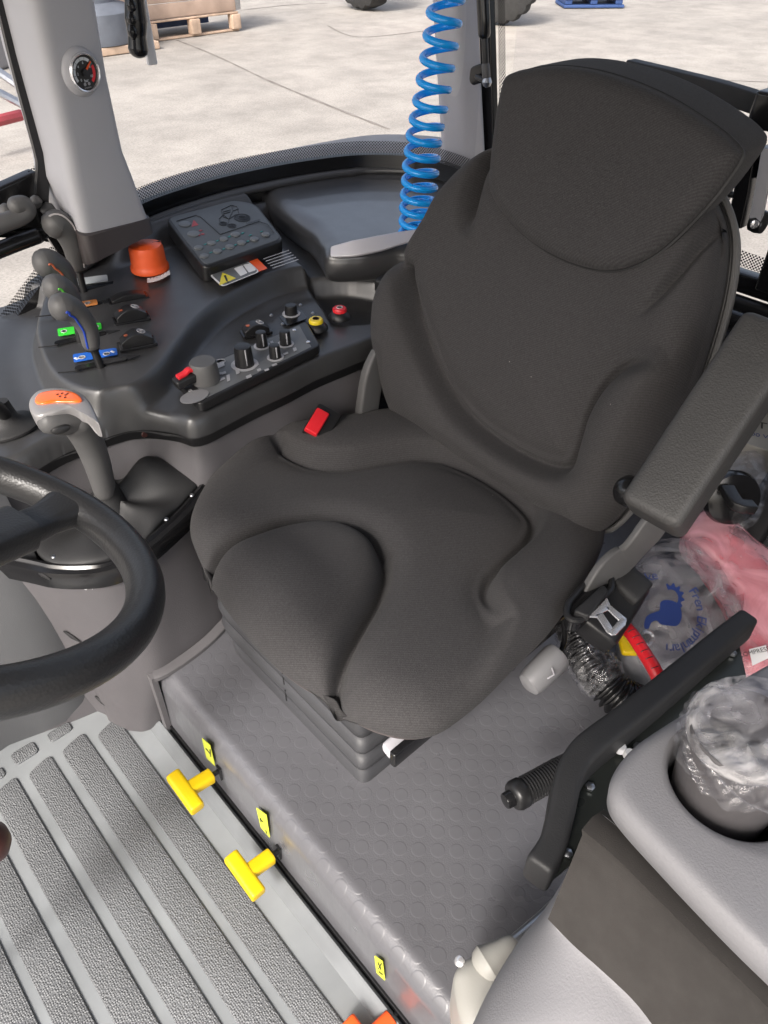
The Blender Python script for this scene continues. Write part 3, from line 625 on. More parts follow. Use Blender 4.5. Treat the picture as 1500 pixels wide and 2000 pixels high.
op_ = plate([(110, 596), (189, 584), (191, 594), (112, 608)], 'oplate', lab='orange label plate'); wp_ = plate([(135, 546), (209, 536), (211, 548), (140, 558)], 'wplate', lab='white label plate')
for cx, cy, m, s in ((160, 698, 'white', '+'), (208, 691, 'white', '-')):
    obj('plate_symbol', ring_line(P(cx, cy, z=SZ+.001), UPZ, .0055, .0006), M[m], bp_)
    text('plate_sign', s, P(cx, cy, z=SZ+.0008), P(cx+20, cy-4, z=SZ)-P(cx, cy, z=SZ), Vector((0, 1, 0)), .011, M['white'], bp_)
for cx, cy in ((149, 700), (220, 687), (185, 693)): obj('plate_symbol', box(P(cx, cy, z=SZ+.001), .004, .009, .001, .0002, .3), M['white'], bp_)
for cx, cy in ((125, 647), (187, 638)): obj('plate_symbol', ring_line(P(cx, cy, z=SZ+.001), UPZ, .005, .0006), M['white'], gp_)
obj('plate_symbol', ring_line(P(171, 592, z=SZ+.001), UPZ, .005, .0006), M['white'], op_)
def lever(base, pts, rad, stripe, label, ysh=0, sp=None):
    b = P(base[0], base[1], z=SZ); t = thing('control_lever', label, 'lever', b, 'hydraulic levers on the console')
    y0 = b.y
    g = [P(a, c, y=y0+dy) for a, c, dy in pts]
    obj('shaft', tube([b-UPZ*.01, (b+g[0])/2, g[0]+(g[1]-g[0])*.3], [.0075, .007, .007], 10, 3), M['black'], t)
    gr = obj('grip', tube(g, rad, 22, 8), M['lever'], t)
    obj('grip_ferrule', lathe(g[0]+(g[0]-g[1]).normalized()*.006, (g[0]-g[1]), [(rad[0]*.9, -.004), (rad[0]*.8, .004), (.008, .006)], 22), M['black'], gr)
    # coloured seam: rides on the grip surface on the camera-left side
    gc_ = catmull(g, 8); n = len(gc_); out = []
    for i, p in enumerate(gc_):
        tt = (gc_[min(i+1, n-1)]-gc_[max(i-1, 0)]).normalized(); r = np.interp(i/(n-1)*(len(g)-1), range(len(g)), rad)
        v = (p-Vector((0, 0, H))).normalized(); s = v.cross(tt).normalized()
        if s.z < 0 and False: s = -s
        dirv = (sp[0]*s+sp[1]*(-v)); dirv = (dirv-tt*dirv.dot(tt)).normalized()
        out.append(p+dirv*(r*1.0))
    obj('colour_seam', tube(out, .0019, 6, 1), M[stripe], gr)
R_ = lambda px: px/1450*1.27
lever((196, 712), [(178, 672, 0), (170, 640, 0), (150, 612, .0), (128, 600, -.0), (118, 600, 0)], [.0148, .0168, .0195, .0225, .0225], 'stripb', 'dark grey knob lever with blue seam, nearest of the four console levers', sp=(-.35, .8))
lever((155, 662), [(150, 622, .0), (143, 600, 0), (132, 574, 0), (114, 562, 0), (104, 561, 0)], [.0148, .0168, .0195, .0225, .0225], 'stripg', 'dark grey knob lever with green seam, second nearest console lever', sp=(-.15, .98))
lever((140, 604), [(136, 572, 0), (130, 550, 0), (118, 528, 0), (96, 514, 0), (86, 514, 0)], [.018, .02, .023, .0255, .0255], 'stripo', 'dark grey knob lever with orange seam, third from the front', sp=(-.15, .98))
lever((163, 566), [(152, 518, .0), (143, 480, 0), (128, 450, 0), (112, 438, 0), (105, 440, 0)], [.018, .021, .0245, .027, .026], 'stripw', 'tall knob lever with white seam beside the pillar foot', sp=(.6, .8))
# rocker switches
def rocker(cx, cy, L, w, h, z, m1='stripo', blank=False, rot=None, parent=None, lab=None):
    c = P(cx, cy, z=z); d = (P(cx+30, cy-6, z=z)-P(cx-30, cy+6, z=z)); d.z = 0; d.normalize(); s = UPZ.cross(d)
    n = 12; sec_ = [(c+d*(L*(k/n-.5))+UPZ*(h*(.45+.55*math.sin(math.pi*k/n)))) for k in range(n+1)]
    poly = [c-d*L/2-UPZ*.006]+sec_+[c+d*L/2-UPZ*.006]
    f = prism([p-s*w/2 for p in poly], -s, w, .0015, 3, both=True)
    o = obj('rocker_switch', f, M['black'], parent, label=lab)
    obj('bezel', prism(roundpoly([c+d*L*.6*a+s*w*.62*b+UPZ*.002 for a, b in ((-1, -1), (1, -1), (1, 1), (-1, 1))], .002), UPZ, .005, .001), M['gloss'], o)
    if not blank:
        q = c+d*L*.2+UPZ*(h*.92)+s*0; obj('icon_ring', lathe(q, (UPZ+d*.3), [(.0062, 0), (.0062, .0012), (.0072, .0012), (.0072, 0)], 20, sx=1, sy=1.25), M['ink'], o)
        obj('icon_bar', box(q+UPZ*.0012, .009, .0015, .001, .0002, math.atan2(d.y, d.x)), M['ink'], o); obj('icon_bar', box(q+UPZ*.0014, .0015, .008, .001, .0002, math.atan2(d.y, d.x)), M['ink'], o)
        obj('icon_lamp', box(c-d*L*.27+UPZ*(h*.83), .009, .006, .0014, .0002, math.atan2(d.y, d.x)), M['stripo'], o)
    return o
rocker(250, 583, .066, .026, .012, SZ, blank=True, parent=cons, lab='blank rocker switch cover')
rocker(257, 622, .056, .028, .024, SZ, parent=cons); rocker(268, 671, .056, .028, .024, SZ, parent=cons)
rocker(500, 648, .05, .026, .02, .556, parent=cons, lab='rocker switch with green icon')
# ---------------------------------------------------------------- control module on the lower shelf
mz = .572
mq = PS([(352, 745), (370, 735), (596, 626), (628, 672), (620, 680), (388, 792)], z=mz)
mq = PS([(340, 738), (598, 626), (626, 674), (388, 790)], z=mz)
cm = thing('control_module', 'black plate with four round knobs and red tabbed dial on the lower console shelf', 'control panel', sum(mq, Vector())/4-UPZ*.012)
mp_ = obj('plate', prism(roundpoly(mq, .012, 5), UPZ, .016, .003), M['black'], cm)
mc_ = sum(mq, Vector())/4
obj('print_field', prism([mc_+(p-mc_)*.86+UPZ*.0006 for p in mq], UPZ, .0006), M['lab'], mp_)
def knob(cx, cy, r, h, z, parent, fl=18, nm='knob', m='black', mark=True, name='knob'):
    c = P(cx, cy, z=z); o = obj(name, lathe(c, UPZ, [(r*1.06, 0), (r*1.05, h*.15), (r*.97, h*.8), (r*.9, h*.97), (r*.6, h*1.0), (r*.2, h)], 54, flute=fl, fd=.05), M[m], parent)
    if mark: obj('pointer', box(c+UPZ*(h*.55)+Vector((-.3, -1, 0)).normalized()*r*.97, .0022, .0022, h*.8, .0004), M['ink'], o)
    obj('skirt_ring', lathe(c, UPZ, [(r*1.5, 0), (r*1.5, .0009), (r*1.1, .0012), (r*1.1, 0)], 32), M['ink' if m == 'black' else m], o)
    return o
kz = mz+.001
knob(478, 712, .0165, .038, kz, cm); knob(512, 676, .0105, .030, kz, cm); knob(538, 698, .0105, .026, kz, cm); knob(558, 672, .0105, .028, kz, cm)
bk = P(402, 742, z=kz)
bd = obj('dial', lathe(bk, UPZ, [(.026, 0), (.0245, .02), (.0235, .034), (.0215, .037), (.01, .0375)], 48), M['lever'], cm, label='large round dial with arm')
ar = P(350, 748, z=kz+.012)
dv = (ar-bk); dv.z = 0; dl = dv.length; dv.normalize(); sv = UPZ.cross(dv)
obj('dial_arm', sweep([bk+dv*.015+UPZ*.016, bk+dv*.035+UPZ*.015, bk+dv*(dl+.004)+UPZ*.012], rrect(.024, .017, .005), UPZ, 3, bev=.004), M['black'], bd)
obj('red_tab', sweep([bk+dv*.018+UPZ*.027, bk+dv*.028+UPZ*.03, bk+dv*.036+UPZ*.026, bk+dv*(dl-.0)+UPZ*.0235], rrect(.013, .006, .002), UPZ, 3, bev=.002), M['red'], bd)
obj('dial_sector', lathe(P(380, 775, z=kz)+UPZ*.0, UPZ, [(.026, 0), (.026, .0012), (.004, .0013)], 32, sx=1, sy=.7), M['softgrey'], mp_)
for a, b in ((575, 645), (602, 668), (372, 764)): obj('screw', lathe(P(a, b, z=kz), UPZ, [(.004, 0), (.0042, .0006), (.003, .0016), (.001, .0012)], 12), M['chrome'], mp_)
# printed marks on the field
pm = []
for a, b, w, h_ in ((430, 712, 14, 9), (427, 730, 10, 4), (436, 728, 8, 4), (430, 741, 16, 4), (445, 738, 6, 12), (500, 712, 8, 3), (485, 735, 10, 5), (505, 722, 7, 4), (463, 725, 7, 9), (535, 712, 9, 3), (520, 722, 8, 3), (557, 690, 9, 3), (548, 660, 6, 4), (575, 682, 6, 6), (530, 668, 5, 4)):
    obj('printed_symbol', prism(PS([(a-w/2, b+w*.2-h_/2), (a+w/2, b-w*.2-h_/2), (a+w/2+2, b-w*.2+h_/2), (a-w/2+2, b+w*.2+h_/2)], z=kz+.0012), UPZ, .0004), M['ink'], mp_)
obj('symbol_ring', ring_line(P(431, 706, z=kz), UPZ, .008, .0009), M['ink'], mp_)
# standalone controls
def pushbtn(cx, cy, m, lab):
    c = P(cx, cy, z=.556); o = obj('push_button', lathe(c, UPZ, [(.0235, 0), (.0235, .004), (.016, .013), (.0145, .014)], 40), M['black'], cons, label=lab)
    obj('button_cap', lathe(c, UPZ, [(.0145, .0135), (.0145, .019), (.0125, .0215), (.004, .0222)], 36), M[m], o)
    obj('cap_icon', ring_line(c+UPZ*.0222, UPZ, .006, .0005), M['brown'] if m == 'ybut' else M['white'], o)
pushbtn(618, 642, 'ybut', 'yellow push button in black collar'); pushbtn(664, 620, 'red', 'red push button in black collar')
k5 = knob(569, 613, .0125, .02, .558, cons, mark=False, name='small_knob'); 
obj('knob_bracket', prism(roundpoly(PS([(545, 618), (590, 605), (600, 622), (560, 636)], z=.5575), .006), UPZ, .002), M['gloss'], cons)
for a, b in ((587, 597), (611, 613), (530, 617), (552, 634)): obj('screw', lathe(P(a, b, z=.556), UPZ, [(.004, 0), (.004, .002), (.002, .004)], 10), M['steel'], cons)
# far control peeking out by the backrest
q0 = P(770, 570, z=.57)
fc = thing('red_button_unit', 'small black control with red button half hidden by the backrest', 'control', q0)
obj('housing', box(q0+Vector((.02, .02, .01)), .08, .06, .03, .006, .3), M['black'], fc); obj('red_button', lathe(P(771, 556, z=.6), UPZ, [(.012, 0), (.012, .008), (.008, .011)], 24), M['red'], fc)
# ================================================================ window line, pillars
wl = [P(-120, 830, y=1.6), P(0, 672, y=1.6), P(75, 572, y=1.6), P(120, 512, y=1.605), P(200, 452, z=.655), P(280, 404, z=.675), P(400, 363, z=.68), P(500, 339, z=.68), P(600, 321, z=.68), P(700, 310, z=.68), P(800, 312, z=.68), P(862, 325, z=.68), P(930, 350, z=.68)]
sw_ = thing('side_window', 'curved lower edge of the far side window with dotted border and black gasket', 'window', (.8, 1.6, .6))
obj('gasket', sweep(wl, [(-.008, -.03), (.012, -.03), (.012, .012), (-.008, .012)], UPZ, 6), M['gloss'], sw_)
wlc = catmull(wl, 8)
obj('sill_wall', rings([[p+UPZ*-.02+Vector((0, -.004, 0)) for p in wlc], [p+UPZ*-.16+Vector((0, -.01, 0)) for p in wlc]], False, False, False), M['black'], sw_)
obj('sill_lip', tube([p+UPZ*-.028+(Vector((.3, -.75, 0)) if i > 70 else Vector((0, -1, 0)))*.022 for i, p in enumerate(wlc)], .011, 10, 1), M['console'], sw_)
def ribbon(path, h, out=(0, .0, 0), z0=0):
    V, Fc, U = [], [], []; s = 0; o = Vector(out)
    for i, p in enumerate(path):
        if i: s += (p-path[i-1]).length
        V += [p+UPZ*z0, p+UPZ*(z0+h)+o]; U += [(s, 0), (s, h)]
        if i: n = 2*i; Fc.append((n-2, n, n+1, n-1))
    return V, Fc, U
gl = [p+Vector((0, .006, 0)) for p in wlc]
obj('dotted_border', ribbon(gl, .03, z0=.011), M['frit'], sw_)
obj('pane', ribbon([p+Vector((0, .004, 0)) for p in gl], .55, z0=.011), M['glass'], sw_)
# fender outside
fp = PS([(255, 425), (300, 404), (400, 372), (500, 345), (600, 325), (700, 312), (800, 306), (900, 310)], z=.60); fo = PS([(250, 378), (300, 352), (400, 322), (520, 296), (640, 272), (740, 258), (850, 262), (960, 280)], z=.60)
fpc, foc = catmull(fp, 5), catmull(fo, 5); rs = []
for a, b in zip(fpc, foc): rs.append([a-UPZ*.03, a*.8+b*.2+UPZ*.0, a*.55+b*.45+UPZ*.008, a*.5+b*.5-UPZ*.002, a*.1+b*.9, b-UPZ*.012, b-UPZ*.12])
tag(obj('rear_mudguard', rings(rs, False, False, False), M['softgrey']), 'black plastic mudguard with sky sheen painted in as grey, just outside the far side window', 'mudguard')  # black plastic; its sky reflection is put into the colour as grey
mud = bpy.data.objects['rear_mudguard']
# pillar 1
def loftpx(rows, bevel, inward, m, parent, name, cap=True):
    rs = []
    for row in rows:
        q = [P(a, b, **k) for a, b, k in row]; q += [q[-1]+Vector(inward), q[0]+Vector(inward)]
        rs.append(roundpoly(q, bevel, 5))
    return obj(name, rings(rs, True, True), m, parent, ang=60)
p1 = thing('cab_pillar', 'pale grey cab pillar with round pressure gauge', 'pillar', (.62, 1.5, .6))
k15 = dict(y=1.53); k14 = dict(y=1.445); k16 = dict(y=1.475)
rows = [((-30, -120, k15), (28, -120, k14), (160, -120, k16)), ((6, 0, k15), (64, 0, k14), (188, 0, k16)), ((34, 112, k15), (88, 112, k14), (212, 150, k16)), ((86, 300, k15), (128, 300, k14), (243, 296, k16)), ((92, 345, k15), (136, 350, k14), (262, 345, k16)), ((128, 425, k15), (160, 468, k14), (292, 428, k16))]
# densify rows
rr = []
for i in range(len(rows)-1):
    for f in (0, .25, .5, .75): rr.append(tuple((a[0]*(1-f)+b[0]*f, a[1]*(1-f)+b[1]*f, a[2]) for a, b in zip(rows[i], rows[i+1])))
rr.append(rows[-1])
loftpx(rr, [.016, .03, .016, .005, .005], (0, .06, 0), M['pillar'], p1, 'pillar_trim')
rows2 = [((124, 422, k15), (160, 466, dict(y=1.432)), (296, 425, k16)), ((150, 508, k15), (172, 520, dict(y=1.425)), (304, 454, dict(y=1.465)))]
loftpx(rows2, [.016, .03, .016, .005, .005], (0, .06, 0), M['collar'], p1, 'foot_collar')
seal = [(-20, -120), (10, 20), (36, 130), (62, 230), (80, 300), (84, 330), (84, 420), (130, 500)]
obj('door_seal', sweep(PS(seal, y=1.54), [(-.006, -.012), (.006, -.012), (.006, .012), (-.006, .012)], (1, 0, 0), 5), M['gloss'], p1)
# gauge
gp = (P(158, 146, y=1.473), None)
e1 = P(192, 100, y=1.52)-P(66, 100, y=1.44); gn = e1.cross(P(158, 250, y=1.47)-P(140, 50, y=1.47)).normalized(); gn = -gn if gn.y > 0 else gn
pp1 = P(66, 20, y=1.445); pp2 = P(188, 20, y=1.475); pp3 = P(125, 300, y=1.445)
gn = (pp2-pp1).cross(pp3-pp1).normalized(); gn = -gn if gn.y > 0 else gn
gcn = P(157, 140, pl=(pp1, gn)); ga = thing('pressure_gauge', 'round chrome rimmed pressure gauge with red pointer set in the pillar', 'gauge', gcn)
gu, gv, _ = frame(gn, UPZ)   # gu = up in the plane
gr_ = -gu.cross(gn) if gu.cross(gn).dot(rt) < 0 else gu.cross(gn)
rg = 33/1450*(gcn-Vector((0, 0, H))).dot(fw)
obj('bezel_mount', lathe(gcn, gn, [(rg*1.35, -.004), (rg*1.3, .003), (rg*1.18, .008), (rg*1.05, .010), (rg*.98, .008)], 56), M['pillar'], ga)
obj('chrome_rim', lathe(gcn, gn, [(rg*.9, .006), (rg*1.04, .009), (rg*1.05, .0135), (rg*.99, .016), (rg*.92, .0145), (rg*.91, .010)], 56), M['chrome'], ga)
dface = obj('dial_face', lathe(gcn, gn, [(rg*.93, .006), (rg*.93, .0105), (rg*.2, .0106)], 56), M['dial'], ga)
def gpt(a, r): a = math.radians(a); return gcn+gn*.0108+(gr_*math.sin(a)+gu*math.cos(a))*rg*r
def arc(a0, a1, r0, r1, m, nm):
    q = [gpt(a0+(a1-a0)*k/12, r1) for k in range(13)]+[gpt(a1-(a1-a0)*k/12, r0) for k in range(13)]
    obj(nm, prism(q, gn, .0004), m, ga)
for k in range(6): arc(-125+k*28, -99+k*28, .62, .78, M['wplate'], 'scale_arc')
arc(45, 62, .6, .78, M['teal'], 'green_arc'); arc(66, 140, .6, .78, M['red'], 'red_arc')
for s, a in (('0', -135), ('2', -92), ('4', -48), ('6', 0), ('8', 62), ('10', 120)): text('numeral', s, gpt(a, .5), gr_, gu, rg*.2, M['wplate'], ga)
text('unit_text', 'bar', gpt(180, .42), gr_, gu, rg*.24, M['wplate'], ga); text('small_print', 'pressure', gpt(180, .78), gr_, gu, rg*.14, M['ink'], ga)
pd = gpt(48, .66)-gpt(0, 0); pe = gpt(48, .2); ps = gn.cross(pd).normalized()*rg*.06
obj('pointer', prism([pe-ps+gn*.002, pe+ps+gn*.002, gpt(48, .74)+ps*.7+gn*.002, gpt(48, .74)-ps*.7+gn*.002], gn, .001), M['orange'], ga)
obj('hub', lathe(gcn, gn, [(rg*.2, .0106), (rg*.19, .014), (rg*.05, .0145)], 28), M['black'], ga)
for s in (-1, 1): obj('mode_mark', lathe(gpt(180+s*14, .62), gn, [(rg*.07, 0), (rg*.07, .0004), (rg*.09, .0004), (rg*.09, 0)], 16), M['ink'], ga)
# pillar 2
p2 = thing('rear_pillar', 'pale grey rear cab pillar behind the blue coiled hose', 'pillar', (1.45, 1.38, .65))
ka, kb_, kc_ = dict(y=1.40), dict(y=1.33), dict(x=1.50)
rows = [((846, -60, ka), (890, -60, kb_), (930, -60, kc_)), ((851, 0, ka), (893, 0, kb_), (934, 0, kc_)), ((860, 160, ka), (898, 160, kb_), (941, 160, kc_)), ((869, 300, ka), (904, 290, kb_), (948, 300, kc_)), ((865, 318, ka), (906, 345, kb_), (952, 330, kc_)), ((860, 340, ka), (908, 380, kb_), (956, 360, kc_))]
loftpx(rows, [.012, .02, .012, .004, .004], (.05, .06, 0), M['pillar'], p2, 'pillar_trim')
rows = [((862, 328, ka), (906, 352, dict(y=1.322)), (956, 340, kc_)), ((858, 352, ka), (905, 385, dict(y=1.318)), (960, 380, kc_))]
loftpx(rows, [.012, .02, .012, .004, .004], (.05, .06, 0), M['trim'], p2, 'foot_collar')
obj('door_seal', sweep([P(948, -60, x=1.53), P(950, 0, x=1.53), P(955, 150, x=1.53), P(959, 300, x=1.53)], rrect(.036, .02, .004), (1, 0, 0), 3), M['gloss'], p2)
# rear window strip with dots beside the pillar
rw = thing('rear_window', 'tall rear window pane with dotted black border behind the headrest', 'window', (1.6, .8, .6))
zz = [P(971, -60, x=1.56), P(972, 0, x=1.56), P(974, 150, x=1.56), P(975, 300, x=1.56)]
V, Fc, U = [], [], []; s = 0
for i, p in enumerate(zz):
    if i: s += (p-zz[i-1]).length
    V += [p, p+Vector((.0, -.022, 0))]; U += [(0, s), (.022, s)]
    if i: n = 2*i; Fc.append((n-2, n, n+1, n-1))
obj('dotted_border', (V, Fc, U), M['frit'], rw)
b0_, b1_ = P(1425, 512, x=1.6), P(1560, 560, x=1.6)
obj('dotted_border', ribbon([b0_+Vector((0, .3, 0)), b0_, b1_, b1_+Vector((0, -.3, 0))], .032), M['frit'], rw)
obj('pane', ribbon([Vector((1.605, 1.3, .6)), Vector((1.605, .7, .6)), Vector((1.605, -.2, .6))], .75), M['glass'], rw)
obj('lower_frame', box((1.6, .55, .585), .04, 1.5, .04, .006), M['gloss'], rw)
# gas strut
gs0, gs1, gs2, gs3 = P(938, -60, x=1.42), P(943, 0, x=1.42), P(946, 66, x=1.42), P(951, 160, x=1.42)
gs = thing('gas_strut', 'black gas strut with ball joint hanging beside the rear pillar', 'gas strut', gs3)
obj('cylinder', tube([gs0, gs1, gs2], .0135, 20, 2), M['gloss'], gs); obj('rod', tube([gs2, P(949, 132, x=1.42)], .007, 14, 1), M['black'], gs)
obj('socket', tube([P(948.5, 128, x=1.42), P(950, 150, x=1.42)], .009, 14, 1), M['lever'], gs); obj('ball_joint', lathe(gs3, UPZ, [(.002, -.011), (.008, -.008), (.0112, 0), (.008, .008), (.002, .011)], 20), M['steel'], gs)
br = obj('bracket', prism(roundpoly([P(a, b, x=1.435) for a, b in ((918, 132), (936, 124), (943, 126), (940, 160), (922, 168), (915, 158))], .008), (-1, 0, 0), .012, .003), M['gloss'], gs)
obj('stud', tube([P(932, 150, x=1.43), gs3], .006, 10, 1), M['black'], gs)
# top left grab handle and left window hardware
gh = thing('grab_handle', 'black finger grooved grip handle in front of the crate view', 'handle', P(268, 100, y=1.62))
gpth = PS([(262, -60), (263, 0), (266, 40), (268, 70), (270, 96)], y=1.62)
obj('grip', tube(gpth, [.02, .019, .022, .018, .02], 20, 8, flat=1.0), M['gloss'], gh)
obj('backing_strip', box(P(279, 20, y=1.64), .022, .01, .19, .003), M['white'], gh)
for a, b in ((258, 12), (258, 38), (259, 62)): obj('finger_ridge', lathe(P(a, b, y=1.61), UPZ, [(.003, -.014), (.010, -.004), (.010, .004), (.003, .014)], 16), M['gloss'], gh)
# left lower region: grab rails etc
lr = thing('door_grab_rail', 'thick black curved grab rail on the far door left of the pillar', 'grab rail', P(0, 480, y=1.55))
obj('upper_rail', tube(PS([(-60, 465), (0, 438), (35, 425), (52, 412), (45, 400), (30, 402)], y=1.5), .0165, 16, 8), M['lever'], lr)
obj('lower_rail', tube(PS([(-60, 515), (0, 488), (60, 465), (74, 460)], y=1.52), .015, 16, 3), M['gloss'], lr)
obj('rail_joint', tube(PS([(74, 460), (96, 452), (110, 449)], y=1.52), .011, 14, 3), M['gloss'], lr)
dk = thing('door_lock_unit', 'black door latch housing with two ball knobs behind the levers', 'door latch', P(50, 420, y=1.57))
obj('housing', prism(roundpoly(PS([(-60, 410), (0, 366), (72, 334), (86, 350), (92, 404), (110, 440), (140, 470), (90, 475), (30, 440), (-60, 470)], y=1.585), .01), (0, -1, 0), .03, .006), M['gloss'], dk)
for a, b, r in ((12, 412, .014), (94, 410, .0145), (70, 394, .012)): obj('ball_knob', lathe(P(a, b, y=1.53), UPZ, [(.002, -r), (r*.7, -r*.7), (r, 0), (r*.7, r*.7), (.002, r)], 24), M['lever'], dk)
fd = thing('front_side_window', 'far door window with dotted border left of the cab pillar', 'window', P(0, 370, y=1.6))
fwp = PS([(8, 20), (34, 130), (60, 240), (72, 290), (70, 318), (50, 338), (0, 372), (-80, 420)], y=1.6)
def dotrib(path, w, pln):
    V, Fc, U = [], [], []; s = 0; path = catmull(path, 6)
    for i, p in enumerate(path):
        t = (path[min(i+1, len(path)-1)]-path[max(i-1, 0)]).normalized(); sd_ = t.cross(pln).normalized()
        if i: s += (p-path[i-1]).length
        V += [p, p+sd_*w]; U += [(s, 0), (s, w)]
        if i: n = 2*i; Fc.append((n-2, n, n+1, n-1))
    return V, Fc, U
obj('dotted_border', dotrib([P(-20, -100, y=1.6)]+fwp, .030, Vector((0, 1, 0))), M['frit'], fd)
# dark shelf bit at far left: boot of another lever
lb = thing('shift_boot', 'black rubber lever boot at the left end of the console', 'lever boot', P(15, 830, z=.55))
obj('boot', lathe(P(18, 835, z=.552), UPZ, [(.05, 0), (.05, .004), (.046, .007), (.03, .01), (.02, .02), (.014, .05)], 40, sx=1, sy=.8), M['rubber'], lb)
obj('stick', tube([P(14, 815, z=.57), P(-25, 775, z=.64), P(-60, 720, z=.72)], [.012, .01, .01], 12, 3), M['black'], lb)
# ---------------------------------------------------------------- gear lever
gl0 = P(212, 965, z=.44); yy = gl0.y
gpts = [P(205, 958, y=yy-.005), P(190, 905, y=yy-.02), P(172, 860, y=yy-.03), P(150, 820, y=yy-.04)]
gt = thing('gear_lever', 'grey gear lever with silver cap and orange translucent top', 'gear lever', gl0)
obj('handle', tube(gpts, [.0185, .021, .023, .026], 24, 8), M['lever'], gt)
obj('neck_boot', tube([gl0-UPZ*.05, gl0, P(207, 948, y=yy-.008)], [.034, .022, .017], 20, 5), M['rubber'], gt)
hc = [P(a, b, y=yy-.045) for a, b in ((190, 836), (165, 805), (128, 786), (92, 800))]
hd = obj('head', tube([P(172, 862, y=yy-.035), P(150, 824, y=yy-.04), P(120, 822, y=yy-.045), P(94, 824, y=yy-.047)], [.017, .022, .022, .018], 26, 8), M['lever'], gt)
capo = [P(a, b, z=.655) for a, b in ((58, 800), (60, 780), (78, 764), (115, 760), (150, 766), (172, 782), (186, 806), (194, 828), (184, 822), (164, 800), (138, 800), (100, 812), (72, 815))]
obj('silver_cap', pillow(capo, (-.05, -.1, 1), .007, .026, nr=24, ns=150, p=5), M['capsilver'], hd)
topo = [P(a, b, z=.663) for a, b in ((68, 783), (78, 768), (112, 762), (145, 767), (160, 780), (150, 786), (110, 786), (80, 789))]
obj('orange_top', pillow(topo, (-.05, -.2, 1), .003, .004, nr=16, ns=120, p=4), M['amber'], hd)
obj('gate_print', join(*[box(P(a, b, z=.6665), .003, .0022, .001, .0002) for a, b in ((112, 770), (117, 774), (121, 768), (128, 771), (132, 768), (127, 776))]), M['brown'], hd)
obj('trigger_button', lathe(P(118, 838, y=yy-.065), (-.2, -1, .2), [(.011, 0), (.010, .004), (.006, .006)], 24, sx=.6, sy=1.3), M['black'], hd)
# ================================================================ seat
t = thing('driver_seat', 'dark charcoal fabric driver seat with tall backrest on black bellows', 'seat', (.6, .65, PZ))
# bellows base
bq = [(P(705, 1535, z=PZ), .0), ]
X0, X1, Y0, Y1 = .378, .80, .462, .86
prof = [(.17, 0), (.20, .0), (.206, .008), (.212, .008), (.222, -.006), (.236, -.008), (.246, .0), (.252, .016), (.256, .012), (.266, -.006), (.282, -.009), (.294, 0), (.299, .016), (.304, .01), (.314, -.008), (.34, -.012), (.38, -.002)]
rs = []
for z, ins_ in prof:
    q = [Vector((X0+ins_, Y0+ins_, z)), Vector((X1-ins_, Y0+ins_, z)), Vector((X1-ins_, Y1-ins_, z)), Vector((X0+ins_, Y1-ins_, z))]
    rs.append(roundpoly(q, [.018, .04, .04, .06], 8))
obj('bellows', rings(rs), M['bellows'], t, ang=70)
for zz_, in ((.225,), (.27,), (.325,)): obj('bellows_seam', box((X0-.0075, .645, zz_), .002, .0015, .03, .0004), M['gloss'], t)
sr = P(573, 1447, x=X0-.004)
obj('silver_badge', lathe(sr, (-1, 0, .1), [(.010, .0), (.016, .001), (.017, .004), (.012, .006), (.011, .003), (.003, .004)], 30), M['chrome'], t)
# seat pan
CZ = .405
cush_px = [(372, 1042), (378, 1005), (400, 962), (432, 925), (470, 893), (510, 868), (560, 850), (620, 838), (700, 824), (775, 814), (860, 812), (980, 855), (1100, 930), (1172, 1000), (1180, 1045), (1170, 1085), (1140, 1140), (1100, 1200), (1065, 1245), (1010, 1300), (950, 1362), (895, 1408), (850, 1436), (800, 1443), (745, 1432), (700, 1412), (668, 1390), (652, 1366), (615, 1352), (575, 1330), (520, 1285), (465, 1222), (425, 1165), (400, 1113), (384, 1080)]
CO = PS(cush_px, z=CZ)
def CP(pts): return PS(pts, z=CZ+.025)
g1 = CP([(385, 1120), (405, 1098), (440, 1072), (495, 1048), (560, 1027), (630, 1017), (690, 1028), (735, 1058), (752, 1105), (738, 1160), (708, 1215), (676, 1275), (655, 1330), (648, 1375)])
g2 = CP([(545, 868), (575, 888), (620, 904), (680, 906), (740, 895), (800, 887), (860, 892), (920, 913), (980, 948), (1025, 985), (1045, 1015), (1035, 1050), (995, 1088), (962, 1120), (952, 1155), (965, 1190), (990, 1225)])
g3 = CP([(760, 858), (860, 868), (990, 925), (1100, 1000), (1160, 1060)])
pad = [(p.x, p.y) for p in catmull(g1, 6)]+[(p.x, p.y) for p in PS([(560, 1330), (460, 1222), (400, 1130)], z=CZ+.025)]
cen = [(p.x, p.y) for p in catmull(g2, 6)]+[(p.x, p.y) for p in CP([(930, 1360), (700, 1450), (300, 1100), (420, 950)])]
g2n = np.array([tuple(p) for p in catmull(g2, 6)])
def cushx(B):
    A2 = B[:, :2]; dpad = sdf2(A2, pad); dcen = sdf2(A2, cen)
    near2 = seg_dist(B, list(catmull([Vector((q.x, q.y, CZ)) for q in g2], 4))); f = np.exp(-(near2/.12)**2)
    o = .010*sstep((dpad+.002)/.03)*np.exp(-np.clip(-dpad, 0, 1)*80)
    o += -.034*sstep((dcen+.018)/.042)*f + .012*f
    o += .010*np.exp(-((A2[:, 0]-.36)/.1)**2)*0
    return o
cg = [([Vector((q.x, q.y, CZ)) for q in g1], .009, .030, .018), ([Vector((q.x, q.y, CZ)) for q in g2], .0095, .026, .014, (-1,))]
cu = obj('seat_cushion', pillow(CO, UPZ, .048, .03, cg, nr=130, ns=560, edge=.075, sk_=((.08, .995), (.3, .975), (.6, .95), (.85, .925), (1., .9)), extra=cushx, center=tuple(P(760, 1110, z=CZ))), M['fabric'], t, ang=180)
